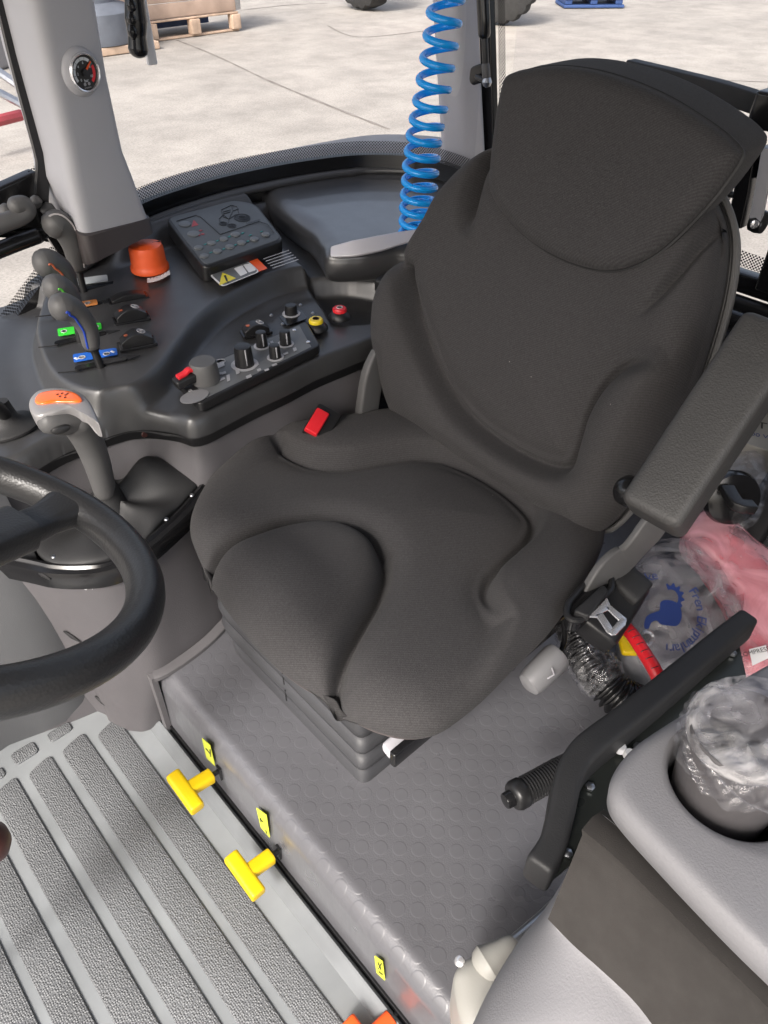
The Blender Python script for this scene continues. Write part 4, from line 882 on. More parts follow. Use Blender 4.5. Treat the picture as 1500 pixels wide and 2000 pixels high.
def sub_outline(O, s, dz, n=Vector((0, 0, 1))):
    c = sum(O, Vector())/len(O); return [c+(p-c)*s+n*dz for p in O]
pipeO = catmull(sub_outline(CO, .945, -.022), 8, True)
obj('piping', tube(pipeO+[pipeO[0]], .0048, 8, 1), M['collar'], cu)
obj('seat_pan', prism(catmull(sub_outline(CO, .89, -.024), 4, True), UPZ, .03, .004), M['black'], t)
obj('slide_rail', box((.62, .39, .345), .50, .012, .03, .003), M['gloss'], t); obj('slide_rail', box((.62, .86, .345), .50, .012, .03, .003), M['gloss'], t)
obj('upper_frame', box((.6, .63, .375), .42, .44, .03, .01), M['black'], t)
# front small tab and grey height knob

obj('adjust_tab', prism(roundpoly(PS([(742, 1452), (766, 1480), (792, 1470), (806, 1440), (770, 1430)], z=.352), .01), UPZ, .014, .005, both=True), M['silver'], t, label='small pale grey lever tab')
k0, k1 = P(1040, 1330, z=.33), P(1088, 1282, z=.345)
hk = obj('weight_knob', lathe(P(1020, 1347, z=.325)*0+k0, (k1-k0), [(.012, -.013), (.021, -.009), (.0245, 0), (.026, .03), (.0265, .052), (.024, .058), (.012, .06)], 32, sx=1, sy=.85), M['softgrey'], t, label='light grey rounded adjuster knob')
obj('knob_emboss', tube([P(1078, 1305, z=.362), P(1082, 1318, z=.36), P(1070, 1325, z=.36)], .0012, 6, 1), M['silver'], hk)
obj('adjust_rod', tube([P(1088, 1280, z=.34), P(1100, 1262, z=.335), P(1103, 1235, z=.34), P(1095, 1200, z=.35)], .004, 8, 5), M['black'], t)
# backrest
LEAN = math.radians(18)
bn = Vector((-math.cos(LEAN), 0, math.sin(LEAN)))                     # front normal
bp0 = Vector((.862, 0, .42))
bpl = (bp0, bn)
back_px = [(776, 806), (764, 765), (758, 700), (758, 640), (766, 575), (788, 528), (814, 498), (834, 462), (856, 418), (878, 374), (905, 336), (935, 306), (967, 286), (1030, 262), (1150, 255), (1280, 275), (1350, 330), (1388, 395), (1405, 450), (1406, 510), (1394, 590), (1370, 680), (1336, 780), (1296, 870), (1252, 942), (1212, 995), (1180, 1030), (1152, 1042), (1110, 1022), (1050, 982), (975, 934), (900, 886), (830, 842), (795, 822)]
def shift_wing(px, py):
    return 0
BO = [P(a, b, pl=bpl) for a, b in back_px]
# bring the wings forward
def BP(pts, d=.02): return [P(a, b, pl=(bp0+bn*d, bn)) for a, b in pts]
def BPf(pts): return [q-bn*.02 for q in BP(pts)]
wing = BPf([(958, 312), (945, 352), (936, 395), (932, 435), (937, 475)])
uln = BPf([(822, 525), (825, 575), (835, 630), (850, 690), (872, 750), (905, 803), (955, 850), (1010, 886), (1065, 910), (1105, 916), (1130, 900), (1148, 855), (1165, 800), (1195, 750), (1235, 718), (1290, 705), (1330, 712)])
rup = BPf([(1395, 445), (1340, 530), (1290, 590), (1240, 630)])
upoly = [(q.y, q.z) for q in catmull(uln, 6)]+[(q.y, q.z) for q in BPf([(1400, 600), (1380, 480), (1200, 330), (950, 330), (850, 430)])]
def backx(B):
    A2 = B[:, 1:3]; d = sdf2(A2, upoly); near = seg_dist(B, catmull(uln, 4)); f = np.exp(-(near/.11)**2)
    o = -.036*sstep((d+.020)/.046)*f + .014*f
    yc = .665; o += .035*np.clip(np.abs(A2[:, 0]-yc)/.24, 0, 1)**2.5*np.clip((A2[:, 1]-.45)/.12, 0, 1)*np.exp(-np.clip(A2[:, 1]-.72, 0, 1)**2/.02)
    return o
bg_ = [(uln, .0085, .026, .018, (-1,)), (wing, .014, .052, .006, (-1,)), (rup, .007, .018, .008, (-1,)), (BPf([(800, 500), (822, 560), (838, 640)]), .014, .014, .0, (-1,))]
bk_ = obj('backrest', pillow(BO, bn, .05, .05, bg_, nr=130, ns=560, edge=.07, extra=backx, center=tuple(P(1090, 640, pl=bpl))), M['fabric'], t, ang=180)
bpipe = catmull([q-bn*.012 for q in BO], 8, True)
bo2 = sub_outline(BO, 1.012, 0, bn); bo2 = [q-bn*.045 for q in bo2]; bpipe = catmull(bo2, 8, True)
obj('piping', tube(bpipe+[bpipe[0]], .005, 8, 1), M['lever'], bk_)
obj('back_shell', prism(catmull([q-bn*.045 for q in sub_outline(BO, 1.0, 0, bn)], 4, True), bn, .03, .004), M['black'], t)
# head section
hpl_ = (bp0+bn*.058, bn)
head_px = [(985, 172), (996, 148), (1030, 137), (1090, 130), (1160, 138), (1230, 158), (1300, 188), (1355, 220), (1402, 252), (1432, 278), (1446, 300), (1438, 322), (1422, 345), (1390, 388), (1350, 432), (1300, 480), (1255, 510), (1210, 526), (1165, 526), (1110, 510), (1055, 482), (1010, 445), (975, 402), (960, 365), (962, 325), (968, 270), (975, 220)]
HO = [P(a, b, pl=hpl_) for a, b in head_px]
def headx(B): return .012*np.exp(-((B[:, 2]-.9)/.12)**2)*0 - .0*B[:, 0]
hr = obj('head_section', pillow(HO, bn, .022, .085, nr=60, ns=500, edge=.03, bd=Vector((1, 0, .06)), center=tuple(P(1180, 320, pl=hpl_))), M['fabric'], bk_, ang=180)
HO2 = catmull([q-bn*.006 for q in sub_outline(HO, 1.004, 0, bn)], 8, True)
seam_ = [q for q in HO2]
obj('seam', tube(seam_+[seam_[0]], .003, 6, 1), M['rubber'], hr)
# recliner bracket at left of back foot
obj('recliner_cover', sweep([P(742, 690, y=.935), P(728, 730, y=.935), P(718, 790, y=.935), P(712, 840, y=.935)], rrect(.05, .02, .006), (0, 1, 0), 4, [.8, 1, 1, .9], bev=.004), M['lever'], t)
obj('recliner_plate', prism(roundpoly(PS([(752, 690), (780, 760), (776, 830), (715, 835), (735, 740)], y=.955), .01), (0, -1, 0), .012, .002), M['gloss'], t)
# buckle
b0 = P(612, 836, y=.93); b1 = P(630, 806, y=.945)
bu = thing('seatbelt_buckle', 'black seat belt buckle with red press button left of the seat', 'buckle', b0-UPZ*.02)
dd = (b1-b0).normalized(); 
obj('red_button', sweep([b0-dd*.01, b1], rrect(.026, .012, .003), (-.5, -.6, .6), 2, bev=.002), M['red'], bu)
off_ = Vector((.016, .004, -.012))
obj('body', sweep([b0-dd*.02+off_, b1+off_+dd*.002], rrect(.05, .026, .006), (-.5, -.6, .6), 2, bev=.003), M['black'], bu)
# armrest
L0, L1 = P(1258, 1040, y=.292), P(1500, 640, y=.385)
a0 = P(1282, 1000, y=.285)
dA = (P(1500, 672, y=.288)-a0)
ar_ = thing('armrest', 'raised charcoal padded armrest on the right of the seat', 'armrest', a0)
fwdA = dA.normalized(); wA = Vector((0.12, -1, 0)); wA = (wA-fwdA*wA.dot(fwdA)).normalized(); nA = wA.cross(fwdA); nA = nA if nA.x < 0 else -nA
sec_ = rrect(.078, .075, .012, 5)
pth = [a0+fwdA*(k/8*dA.length*1.02)+nA*.0 for k in range(9)]
rs_ = []
obj('pad', sweep(pth, sec_, nA, 1, bev=.012), M['arm'], ar_)
obj('pivot_knob', lathe(P(1234, 962, y=.345), (-.3, -1, .3), [(.004, -.02), (.017, -.018), (.021, -.012), (.021, .0), (.018, .006), (.008, .008)], 28), M['gloss'], ar_)
obj('support_arm', sweep([P(1300, 990, y=.335), P(1262, 1045, y=.335), P(1225, 1085, y=.345), P(1185, 1120, y=.352), P(1140, 1200, y=.355)], rrect(.055, .012, .004), (-.2, -1, .25), 5, [1, 1, .95, 1.1, 1.2]), M['lever'], ar_)
# retractor + tongue
ret = thing('belt_retractor', 'black seat belt retractor block with shiny metal tongue below armrest', 'seat belt', P(1190, 1260, z=.3))
rc = P(1200, 1190, z=.40); 
rax = (P(1240, 1130, z=.42)-P(1150, 1240, z=.38)).normalized(); 
obj('body', sweep([P(1222, 1140, z=.415), P(1195, 1185, z=.40), P(1160, 1238, z=.385)], rrect(.066, .055, .014), (-.2, -.4, .9), 3, bev=.006), M['black'], ret)
obj('body_collar', sweep([P(1205, 1130, z=.42), P(1228, 1150, z=.42), P(1245, 1165, z=.415)], rrect(.05, .05, .012), (-.2, -.4, .9), 3, bev=.004), M['rubber'], ret)
sl_ = PS([(1158, 1122), (1192, 1118), (1196, 1150), (1130, 1215), (1105, 1205), (1108, 1180)], z=.445)
inn = [sum(sl_, Vector())/6+(p-sum(sl_, Vector())/6)*.55 for p in sl_]
fr = obj('slot_frame', tube(catmull(roundpoly(sl_, .012, 3), 2, True)+[sl_[0]*0+catmull(roundpoly(sl_, .012, 3), 2, True)[0]], .005, 8, 1), M['black'], ret)
obj('slot_fill', prism(roundpoly([p-UPZ*.004 for p in sl_], .012, 3), UPZ, .02, .003), M['gloss'], ret)
TZ = .452
outer = PS([(1186, 1168), (1158, 1200), (1180, 1212), (1186, 1232), (1200, 1240), (1225, 1216), (1217, 1200), (1196, 1192), (1188, 1180)], z=TZ)
# tongue: frame with a window, four bars
obj('metal_tongue', join(prism(PS([(1186, 1167), (1150, 1204), (1166, 1205), (1180, 1194), (1190, 1190), (1192, 1182)], z=TZ), UPZ, .0022, .0006), prism(PS([(1163, 1200), (1177, 1196), (1204, 1237), (1195, 1240), (1186, 1234)], z=TZ), UPZ, .0022, .0006), prism(PS([(1183, 1186), (1190, 1180), (1224, 1208), (1222, 1216), (1210, 1212)], z=TZ), UPZ, .0022, .0006), prism(PS([(1192, 1230), (1214, 1206), (1224, 1210), (1222, 1220), (1203, 1239), (1196, 1238)], z=TZ+.0002), UPZ, .0022, .0006)), M['chrome'], ret)
obj('tongue_grip', prism(roundpoly(PS([(1120, 1192), (1178, 1140), (1190, 1152), (1150, 1204)], z=TZ+.004), .006), UPZ, .012, .003), M['rubber'], ret)
# ================================================================ things behind / right of seat
hz_ = .30
cp = [P(1120, 1215, z=.25), P(1142, 1270, z=.24), P(1172, 1320, z=.235), P(1212, 1362, z=.22), P(1262, 1385, z=.19)]
pts = catmull(cp, 20); N_ = len(pts)
ch = thing('corrugated_hose', 'glossy black corrugated hose partly wrapped in clear film beside the seat', 'hose', cp[2]-UPZ*.05)
V_ = tube(pts, 1.0, 28, 1)[0]
rads = [.030+.006*math.sin(i*1.55) for i in range(N_)]
obj('hose_body', tube([p for p in pts], rads, 28, 1), M['gloss'], ch, ang=180)
wv, wf = tube(catmull(cp, 14)[4:30], .039, 40, 1)
wv = [Vector(v)+Vector((random.uniform(-1, 1), random.uniform(-1, 1), random.uniform(-1, 1)))*.0035 for v in wv]
obj('film_wrap', (wv, wf), M['film'], ch)
rh = [P(1195, 1205, z=.36), P(1228, 1232, z=.37), P(1256, 1272, z=.37), P(1286, 1325, z=.36), P(1305, 1400, z=.3)]
red = obj('red_hose', tube(rh, [.0105+.0*i for i in range(5)], 16, 8), M['red']); tag(red, 'thin red hose with black tick marks next to the corrugated hose', 'hose')
rhc = catmull(rh, 10)
for k in range(12, 36, 3):
    p = rhc[k]; tt = (rhc[k+1]-rhc[k-1]).normalized(); s = (UPZ-tt*tt.z).normalized(); v = tt.cross(s)
    obj('tick_mark', tube([p+s*.0106-v*.002, p+s*.0102+v*.004, p+s*.0077+v*.0078], .0007, 5, 1), M['black'], red)
yc_ = obj('yellow_clip', box(P(1226, 1256, z=.245), .05, .03, .012, .004, .8), M['yellow']); tag(yc_, 'yellow plastic clip half hidden under the red hose', 'clip')
nt_ = thing('hose_coupling', 'small chrome threaded coupling beside the red hose', 'coupling', P(1262, 1246, z=.25))
obj('collar', lathe(P(1262, 1246, z=.26), (-.3, -.5, .8), [(.006, -.004), (.013, 0), (.014, .006), (.011, .009), (.008, .006)], 24), M['chrome'], nt_); obj('bore', lathe(P(1262, 1246, z=.262), (-.3, -.5, .8), [(.008, .0), (.007, .004), (.002, .004)], 16), M['gloss'], nt_)
# plastic bag with parts: crumpled pillow
BGn = Vector((-.25, -.35, .9)).normalized(); bgc = P(1330, 1200, z=.33); bgpl = (bgc, BGn)
bag_px = [(1250, 1120), (1262, 1080), (1290, 1055), (1350, 1060), (1420, 1120), (1450, 1190), (1440, 1260), (1390, 1310), (1320, 1340), (1290, 1335), (1262, 1270), (1250, 1190)]
def crum(sc, amp, seed):
    rg_ = np.random.RandomState(seed); K_ = [(rg_.normal(size=3)*sc, rg_.uniform(0, 6)) for _ in range(14)]
    def f(B):
        o = 0
        for k, (w, ph) in enumerate(K_): o = o+np.abs(np.sin(B@w+ph))*amp/(1+k*.12)
        return o-amp*5
    return f
bagT = thing('printed_plastic_bag', 'clear crumpled plastic bag printed with blue elephant logo behind the armrest', 'plastic bag', P(1330, 1200, z=.2))
obj('bag_skin', pillow([P(a, b, pl=bgpl) for a, b in bag_px], BGn, .03, .05, nr=60, ns=300, p=3, extra=crum(38, .0016, 3)), M['bag'], bagT)
fillb = obj('contents', box(P(1330, 1230, z=.19), .3, .2, .10, .03, .4), M['softgrey'], bagT)
lpl = (bgc+BGn*.040, BGn)
def LP(a, b): return P(a, b, pl=lpl)
ex = (LP(1340, 1200)-LP(1300, 1200)).normalized(); ey = BGn.cross(ex)
lc = LP(1302, 1190); rT = (LP(1368, 1190)-lc).length
txt = 'Fren Ekipmanları'; V_, F_ = [], []
parts_ = []
# the letters run down the right side of the emblem, tops outward
for i, ch_ in enumerate(txt):
    a = math.radians(28-i*8.6)
    if ch_ == ' ': continue
    c = lc+(ex*math.cos(a)+ey*math.sin(a)*1.15)*rT; xd = (ex*math.sin(a)-ey*math.cos(a)); yd = (ex*math.cos(a)+ey*math.sin(a))
    parts_.append(text(None, ch_, c, xd, yd, .022, M['print'], None))
    if i == 3: obj('lettering', join(*parts_), M['print'], bagT, smooth=False); parts_ = []
obj('lettering', join(*parts_), M['print'], bagT, smooth=False); parts_ = []
for i, ch_ in enumerate('Brake'):
    a = math.radians(146-i*11); c = lc+(ex*math.cos(a)+ey*math.sin(a)*1.1)*rT*.95
    parts_.append(text(None, ch_, c, (ex*math.sin(a)-ey*math.cos(a)), (ex*math.cos(a)+ey*math.sin(a)), .022, M['print'], None))
obj('lettering', join(*parts_), M['print'], bagT, smooth=False)
gear = [LP(1310+math.cos(a)*24*(1.12 if k % 4 < 2 else .9), 1168+math.sin(a)*26*(1.12 if k % 4 < 2 else .9)) for k, a in enumerate(np.linspace(math.radians(-110), math.radians(60), 25))]
gear += [LP(1310+math.cos(a)*15, 1168+math.sin(a)*17) for a in np.linspace(math.radians(60), math.radians(-110), 16)]
obj('gear_emblem', prism(gear, BGn, .0006), M['print'], bagT)
ele = catmull([LP(a, b) for a, b in ((1258, 1225), (1262, 1205), (1278, 1196), (1288, 1192), (1290, 1176), (1304, 1172), (1322, 1178), (1330, 1192), (1330, 1210), (1322, 1222), (1306, 1222), (1290, 1219), (1282, 1212), (1272, 1216), (1266, 1228))], 4, True)
obj('elephant_emblem', prism([q+BGn*.0008 for q in ele], BGn, .0006), M['print'], bagT)
pb = thing('red_parts_bag', 'pinkish translucent bag over red parts at the right edge behind the armrest', 'plastic bag', P(1440, 1130, z=.2))
pbpl = (P(1420, 1130, z=.35), Vector((-.35, -.2, .9)).normalized())
pk = [(1335, 1050), (1370, 1000), (1420, 1010), (1480, 1060), (1540, 1120), (1560, 1250), (1500, 1330), (1430, 1320), (1440, 1200), (1400, 1130)]
obj('bag_skin', pillow([P(a, b, pl=pbpl) for a, b in pk], pbpl[1], .035, .05, nr=60, ns=300, p=3, extra=crum(32, .0022, 9)), M['pinkbag'], pb)
obj('red_part', pillow([P(a, b, pl=(pbpl[0]-pbpl[1]*.03, pbpl[1])) for a, b in ((1370, 1060), (1420, 1040), (1500, 1110), (1540, 1240), (1490, 1310), (1450, 1290), (1440, 1180))], pbpl[1], .03, .08, nr=30, ns=140, p=3), M['redbag'], pb)
lbq = [P(a, b, pl=(pbpl[0]+pbpl[1]*.045, pbpl[1])) for a, b in ((1463, 1268), (1496, 1260), (1502, 1285), (1470, 1300))]
lb_ = obj('paper_label', prism(lbq, pbpl[1], .0006), M['white'], pb); text('label_text', 'COMPRESSOR', sum(lbq, Vector())/4+(lbq[0]-lbq[3])*.2, lbq[1]-lbq[0], lbq[0]-lbq[3], .010, M['black'], lb_)
# black clamp and rear hardware
cl = thing('work_lamp', 'round black lamp housing with side clamp behind the raised armrest', 'lamp', P(1432, 970, z=.42))
lc_ = P(1428, 972, z=.45)
obj('housing', lathe(lc_, (-.6, -.7, .35), [(.01, -.03), (.042, -.025), (.048, 0), (.044, .012), (.03, .018), (.01, .016)], 36), M['gloss'], cl)
obj('clamp', sweep([P(1420, 955, z=.485), P(1440, 985, z=.485), P(1470, 990, z=.48)], rrect(.022, .016, .004), UPZ, 4), M['black'], cl)
obj('bolt', lathe(P(1441, 945, z=.475), (-.6, -.7, .5), [(.006, 0), (.007, .003), (.004, .006)], 12), M['black'], cl)
rb = thing('rear_bulkhead', 'black rear cab wall with grey shelf below the rear window', 'bulkhead', (1.55, .5, .1))
obj('wall', box((1.57, .5, .33), .03, 1.6, .47, .01), M['black'], rb)
obj('grey_shelf', prism(roundpoly(PS([(1375, 650), (1400, 610), (1520, 650), (1560, 720), (1500, 740)], z=.48), .015), UPZ, .06, .01), M['softgrey'], rb)
obj('cross_tube', tube([Vector((1.48, 1.0, .55)), Vector((1.48, .5, .55)), Vector((1.48, .1, .55))], .022, 18, 2), M['gloss'], rb)
obj('cross_bar', box((1.50, .52, .50), .05, 1.2, .03, .006), M['black'], rb)
cbx = thing('carton', 'pale printed carton behind the armrest at the right edge', 'carton', P(1490, 850, z=.35))
cq = PS([(1440, 860), (1470, 790), (1560, 800), (1560, 900)], z=.40)
obj('box_body', prism(cq, UPZ, .12, .002), M['cream'], cbx)
text('print_top', 'OTO', P(1488, 832, z=.40), P(1520, 838, z=.4)-P(1480, 830, z=.4), Vector((.3, 1, 0)), .035, M['black'], cbx)
text('print_line', '7500 W', P(1478, 850, z=.40), P(1520, 858, z=.4)-P(1480, 850, z=.4), Vector((.3, 1, 0)), .018, M['print'], cbx)
sbx = thing('side_beam', 'black sloping beam along the right edge behind the armrest', 'beam', P(1490, 1000, z=.3))
obj('beam', sweep([P(1560, 880, z=.45), P(1495, 990, z=.40), P(1455, 1060, z=.36)], rrect(.05, .05, .01), UPZ, 3), M['black'], sbx)
flm = obj('film_scrap', pillow(PS([(1405, 920), (1430, 890), (1480, 885), (1500, 920), (1490, 1000), (1450, 1030), (1420, 990)], z=.43), UPZ, .015, .01, nr=30, ns=120, p=3, extra=crum(60, .002, 5)), M['film']); tag(flm, 'crumpled clear film draped behind the black round lamp', 'plastic film')
# top right latch hardware
lt_ = thing('window_latch', 'black rear window latch arm with pale side plate right of headrest', 'latch', P(1470, 440, x=1.5))
obj('top_arm', sweep([P(1230, 134, x=1.58), P(1400, 176, x=1.55), P(1500, 208, x=1.53), P(1560, 228, x=1.52)], rrect(.03, .034, .004), UPZ, 2), M['rubber'], lt_)
obj('arm_end', box(P(1508, 215, x=1.5), .05, .06, .06, .006), M['gloss'], lt_)
obj('channel', sweep([P(1466, 300, x=1.5), P(1455, 370, x=1.5), P(1440, 440, x=1.5)], rrect(.03, .032, .004), (1, 0, 0), 2), M['gloss'], lt_)
obj('side_plate', sweep([P(1502, 290, x=1.485), P(1488, 370, x=1.485), P(1474, 440, x=1.485)], rrect(.024, .008, .002), (1, 0, .2), 2), M['pillar'], lt_)
obj('roller', lathe(P(1482, 432, x=1.5), (0, -1, 0), [(.004, -.012), (.02, -.012), (.022, 0), (.02, .012), (.004, .012)], 24), M['black'], lt_)
obj('pin', lathe(P(1473, 437, x=1.475), (-.7, -.7, 0), [(.005, 0), (.008, .001), (.008, .004), (.004, .006)], 16), M['chrome'], lt_)
obj('stop_block', box(P(1405, 372, x=1.52), .03, .045, .035, .004), M['black'], lt_); obj('stop_stud', tube([P(1418, 378, x=1.52), P(1440, 382, x=1.5)], .006, 10, 1), M['black'], lt_)
rp_y = P(1600, 300, x=1.56).y
rpo = thing('rear_window_post', 'dark metal post carrying the rear window latch at the right edge', 'post', (1.56, rp_y, .6))
obj('post', box((1.56, rp_y, 1.11), .05, .05, 1.02, .006), M['gloss'], rpo)
obj('latch_mount', box((1.53, P(1560, 330, x=1.53).y, P(1560, 330, x=1.53).z), .05, .16, .05, .006), M['gloss'], rpo)
# ================================================================ blue coil hose
ysl = [-44, -20, 3, 24, 69, 113, 155, 196, 232, 264, 295, 324, 353, 380, 405, 431, 455, 480, 503, 525]
ysl = [-65, -22, 24, 69, 113, 155, 196, 232, 264, 295, 324, 353, 380, 405, 431, 455, 480, 503, 525]
def axx(y): return np.interp(y, [-65, 24, 113, 196, 264, 324, 405, 455, 503, 525], [880, 869, 856, 842, 829, 822, 816, 814, 812, 812])
def ay(y): return np.interp(y, [-65, 525], [1.14, 1.17])
hp_ = []
for i in range(len(ysl)-1):
    for k in range(24):
        f = k/24; y = ysl[i]+(ysl[i+1]-ysl[i])*f; c = P(axx(y), y, y=ay(y)); a = 2*math.pi*f
        R = 31/1450*((c-Vector((0, 0, H))).dot(fw)); hr_ = Vector((rt.x, rt.y, 0)).normalized(); hf_ = Vector((fw.x, fw.y, 0)).normalized()
        hp_.append(c-hr_*R*math.cos(a)-hf_*R*math.sin(a))
coil = thing('coiled_air_hose', 'bright blue spiral air hose hanging by the rear pillar', 'air hose', P(812, 515, y=1.17))
obj('coil', tube(hp_, .007, 12, 1), M['blue'], coil, ang=180)
obj('fitting', lathe(P(802, 512, y=1.19), UPZ, [(.01, -.01), (.012, 0), (.012, .012), (.01, .02)], 20), M['chrome'], coil)
# ================================================================ steering wheel
wc_ = Vector((.0136, .596, .82)); wt = .526; wn = Vector((math.sin(wt), -.01, math.cos(wt))).normalized(); wu, wv_, _ = frame(wn, (1, 0, 0)); RW = .19
stw = thing('steering_wheel', 'black leather grained steering wheel rim with spoke', 'steering wheel', wc_-wn*.06)
rp_ = [wc_+(wu*math.cos(a)+wv_*math.sin(a))*RW for a in np.linspace(0, 2*math.pi, 121)[:-1]]
rs = []
for i, p in enumerate(rp_):
    rad_ = (p-wc_).normalized(); rs.append([p+rad_*math.cos(b)*.0178+wn*math.sin(b)*.020 for b in np.linspace(0, 2*math.pi, 25)[:-1]])
rs.append(rs[0]); 
M['leather'] = mat('leather', (.024, .024, .025), .36, bump=(380, .2, 'v'), var=.08)
obj('rim', rings(rs, False, False), M['leather'], stw, ang=180)
sp0 = P(150, 985, pl=(wc_, wn)); sdir = (sp0-wc_).normalized()
for dr_ in (sdir, -sdir):
    pth = [wc_+dr_*.03-wn*.02, wc_+dr_*.09-wn*.016, wc_+dr_*.15-wn*.008, wc_+dr_*.186]
    obj('spoke', sweep(pth, rrect(.042, .026, .011, 5), wn, 6, [1.15, .95, .9, 1.25]), M['leather'], stw)
obj('hub_cover', lathe(wc_-wn*.03, wn, [(.03, -.02), (.05, -.015), (.056, .0), (.05, .014), (.03, .02), (.01, .024)], 48), M['black'], stw)
sdc = wc_+sdir*.118-wn*.011
obj('spoke_shroud', sweep([wc_+sdir*.02-wn*.02, wc_+sdir*.08-wn*.014, wc_+sdir*.118-wn*.010], rrect(.052, .036, .014, 5), wn, 4), M['leather'], stw)
obj('column', tube([wc_-wn*.05, wc_-wn*.3, wc_-wn*.6], .04, 20, 2), M['black'], stw)
# reddish knob at left edge
bkn = P(-22, 1645, z=.42); bt = thing('brown_knob', 'dark reddish brown round lever knob at the left edge over the mat', 'knob', bkn)
obj('ball', lathe(bkn, UPZ, [(.002, -.028), (.016, -.022), (.022, -.008), (.0225, .006), (.016, .020), (.002, .026)], 30), M['brown'], bt)
obj('stem', tube([bkn-UPZ*.02, bkn+Vector((-.06, .03, -.08)), bkn+Vector((-.22, .08, -.42))], .007, 10, 3), M['black'], bt)
# ================================================================ pull handles and decals
def thandle(px, py, m, label, grp='pull handles in the platform front'):
    a = P(px, py, x=.247); t = thing('pull_handle', label, 'handle', a, grp)
    dirx = Vector((-1, .02, .12)).normalized(); st_ = a+dirx*.02; en = a+dirx*.068
    obj('stem_rod', tube([a+dirx*-.004, st_+dirx*.005], .0045, 10, 1), M['gloss'], t)
    obj('locking_clip', prism([a+Vector((-.006, -.002, -.028)), a+Vector((-.006, -.006, .012)), a+Vector((-.006, .006, .012))], (-1, 0, 0), .004), M['gloss'], t)
    obj('grip', join(sweep([st_, st_+(en-st_)*.5, en], rrect(.024, .021, .007), UPZ, 2, bev=.002), sweep([en+Vector((0, .035, .004)), en, en+Vector((0, -.035, -.004))], rrect(.025, .023, .007), UPZ, 3, bev=.003)), M[m], t)
thandle(432, 1503, 'yellow', 'yellow T shaped pull handle nearest the gear column')
thandle(549, 1658, 'yellow', 'yellow T shaped pull handle midway along the platform front')
thandle(782, 1972, 'orange', 'orange T shaped pull handle cut by the bottom edge')
def decal(pts, label, marks):
    q = PS(pts, x=.2415); o = obj('yellow_decal', prism(roundpoly(q, .003), (-1, 0, 0), .0008), M['ydecal']); tag(o, label, 'sticker', 'yellow stickers on the platform front')
    for (a, b, c, d) in marks: obj('printed_mark', tube([P(a, b, x=.240), P(c, d, x=.240)], .0007, 5, 1), M['black'], o)
decal([(394, 1441), (410, 1456), (420, 1497), (403, 1480)], 'small yellow sticker above the first yellow pull handle', [(402, 1462, 410, 1472), (410, 1464, 411, 1478)])
decal([(500, 1577), (520, 1592), (527, 1637), (509, 1616)], 'small yellow sticker above the second yellow pull handle', [(508, 1600, 514, 1606), (519, 1622, 521, 1628), (508, 1598, 510, 1606)])
decal([(731, 1866), (747, 1878), (752, 1916), (735, 1900)], 'small yellow sticker nearest the bottom edge, above the orange handle', [(738, 1880, 744, 1894), (745, 1882, 739, 1892), (740, 1898, 747, 1904)])
# ================================================================ near right group
hg = PS([(1452, 1222), (1395, 1268), (1310, 1340), (1215, 1418), (1140, 1478), (1108, 1528), (1092, 1600), (1076, 1660), (1052, 1702)], z=.42)
gd = thing('side_guard', 'black angular guard frame with bolted metal plate between seat and near console', 'guard', hg[5]-UPZ*.2)
obj('guard_frame', sweep(hg, rrect(.03, .05, .008), UPZ, 5, [.95, 1, 1.05, 1.1, 1.15, 1.1, 1, 1, 1.05], bev=.006), M['rubber'], gd)
gpp = [q+Vector((.012, -.012, -.03)) for q in hg]
pq = PS([(1440, 1240), (1300, 1355), (1160, 1490), (1125, 1540), (1095, 1650), (1074, 1722), (1150, 1660), (1240, 1530), (1330, 1430), (1460, 1330)], z=.395)
obj('metal_plate', prism(pq, UPZ, .004, .001), M['dkgreen'], gd)
for a, b in ((1430, 1277), (1152, 1538), (1108, 1668), (1245, 1460)): obj('plate_bolt', lathe(P(a, b, z=.397), UPZ, [(.006, 0), (.006, .004), (.003, .006)], 6), M['steel'], gd)
for a, b in ((1210, 1465), (1228, 1478)): obj('white_cap', lathe(P(a, b, z=.40), UPZ, [(.007, 0), (.009, .004), (.006, .01)], 16), M['white'], gd)
# ribbed parking lever
h0, h1 = P(1000, 1558, z=.36), P(1120, 1492, z=.36); hdv = (h1-h0)
plv = thing('parking_lever', 'black ribbed hand lever with push button end', 'hand lever', h0-UPZ*.05)
prf = []
nrib = 15
L_ = hdv.length
prf = [(.013, .0), (.017, .001), (.0195, .006), (.0195, .016)]
for k in range(nrib): prf += [(.0185, .018+k*.0042), (.0165, .0195+k*.0042), (.0165, .021+k*.0042)]
prf += [(.018, .018+nrib*.0042), (.016, L_+.03)]
obj('ribbed_grip', lathe(h0, hdv, prf, 32), M['black'], plv, ang=50)
obj('push_button', lathe(h0-hdv.normalized()*.012, hdv, [(.006, 0), (.0095, .001), (.0105, .003), (.0105, .016)], 24), M['gloss'], plv)
obj('lever_rod', tube([h1, h1+hdv.normalized()*.1-UPZ*.02, h1+hdv.normalized()*.2-UPZ*.1], .011, 12, 3), M['black'], plv)
# near console: top slab with cup hole, rubber panel, lower body
NZ = .70
near = thing('near_console', 'pale grey moulded near side console with dark rubber panel and cup recess', 'console', P(1350, 1700, z=.45))
top_px = [(1197, 1545), (1200, 1505), (1235, 1455), (1300, 1408), (1400, 1348), (1500, 1292), (1640, 1220), (1760, 1400), (1700, 2020), (1600, 1960), (1500, 1872), (1400, 1775), (1300, 1672), (1225, 1590)]
TO = PS(top_px, z=NZ)
cupc = P(1432, 1520, z=NZ); cr = .050
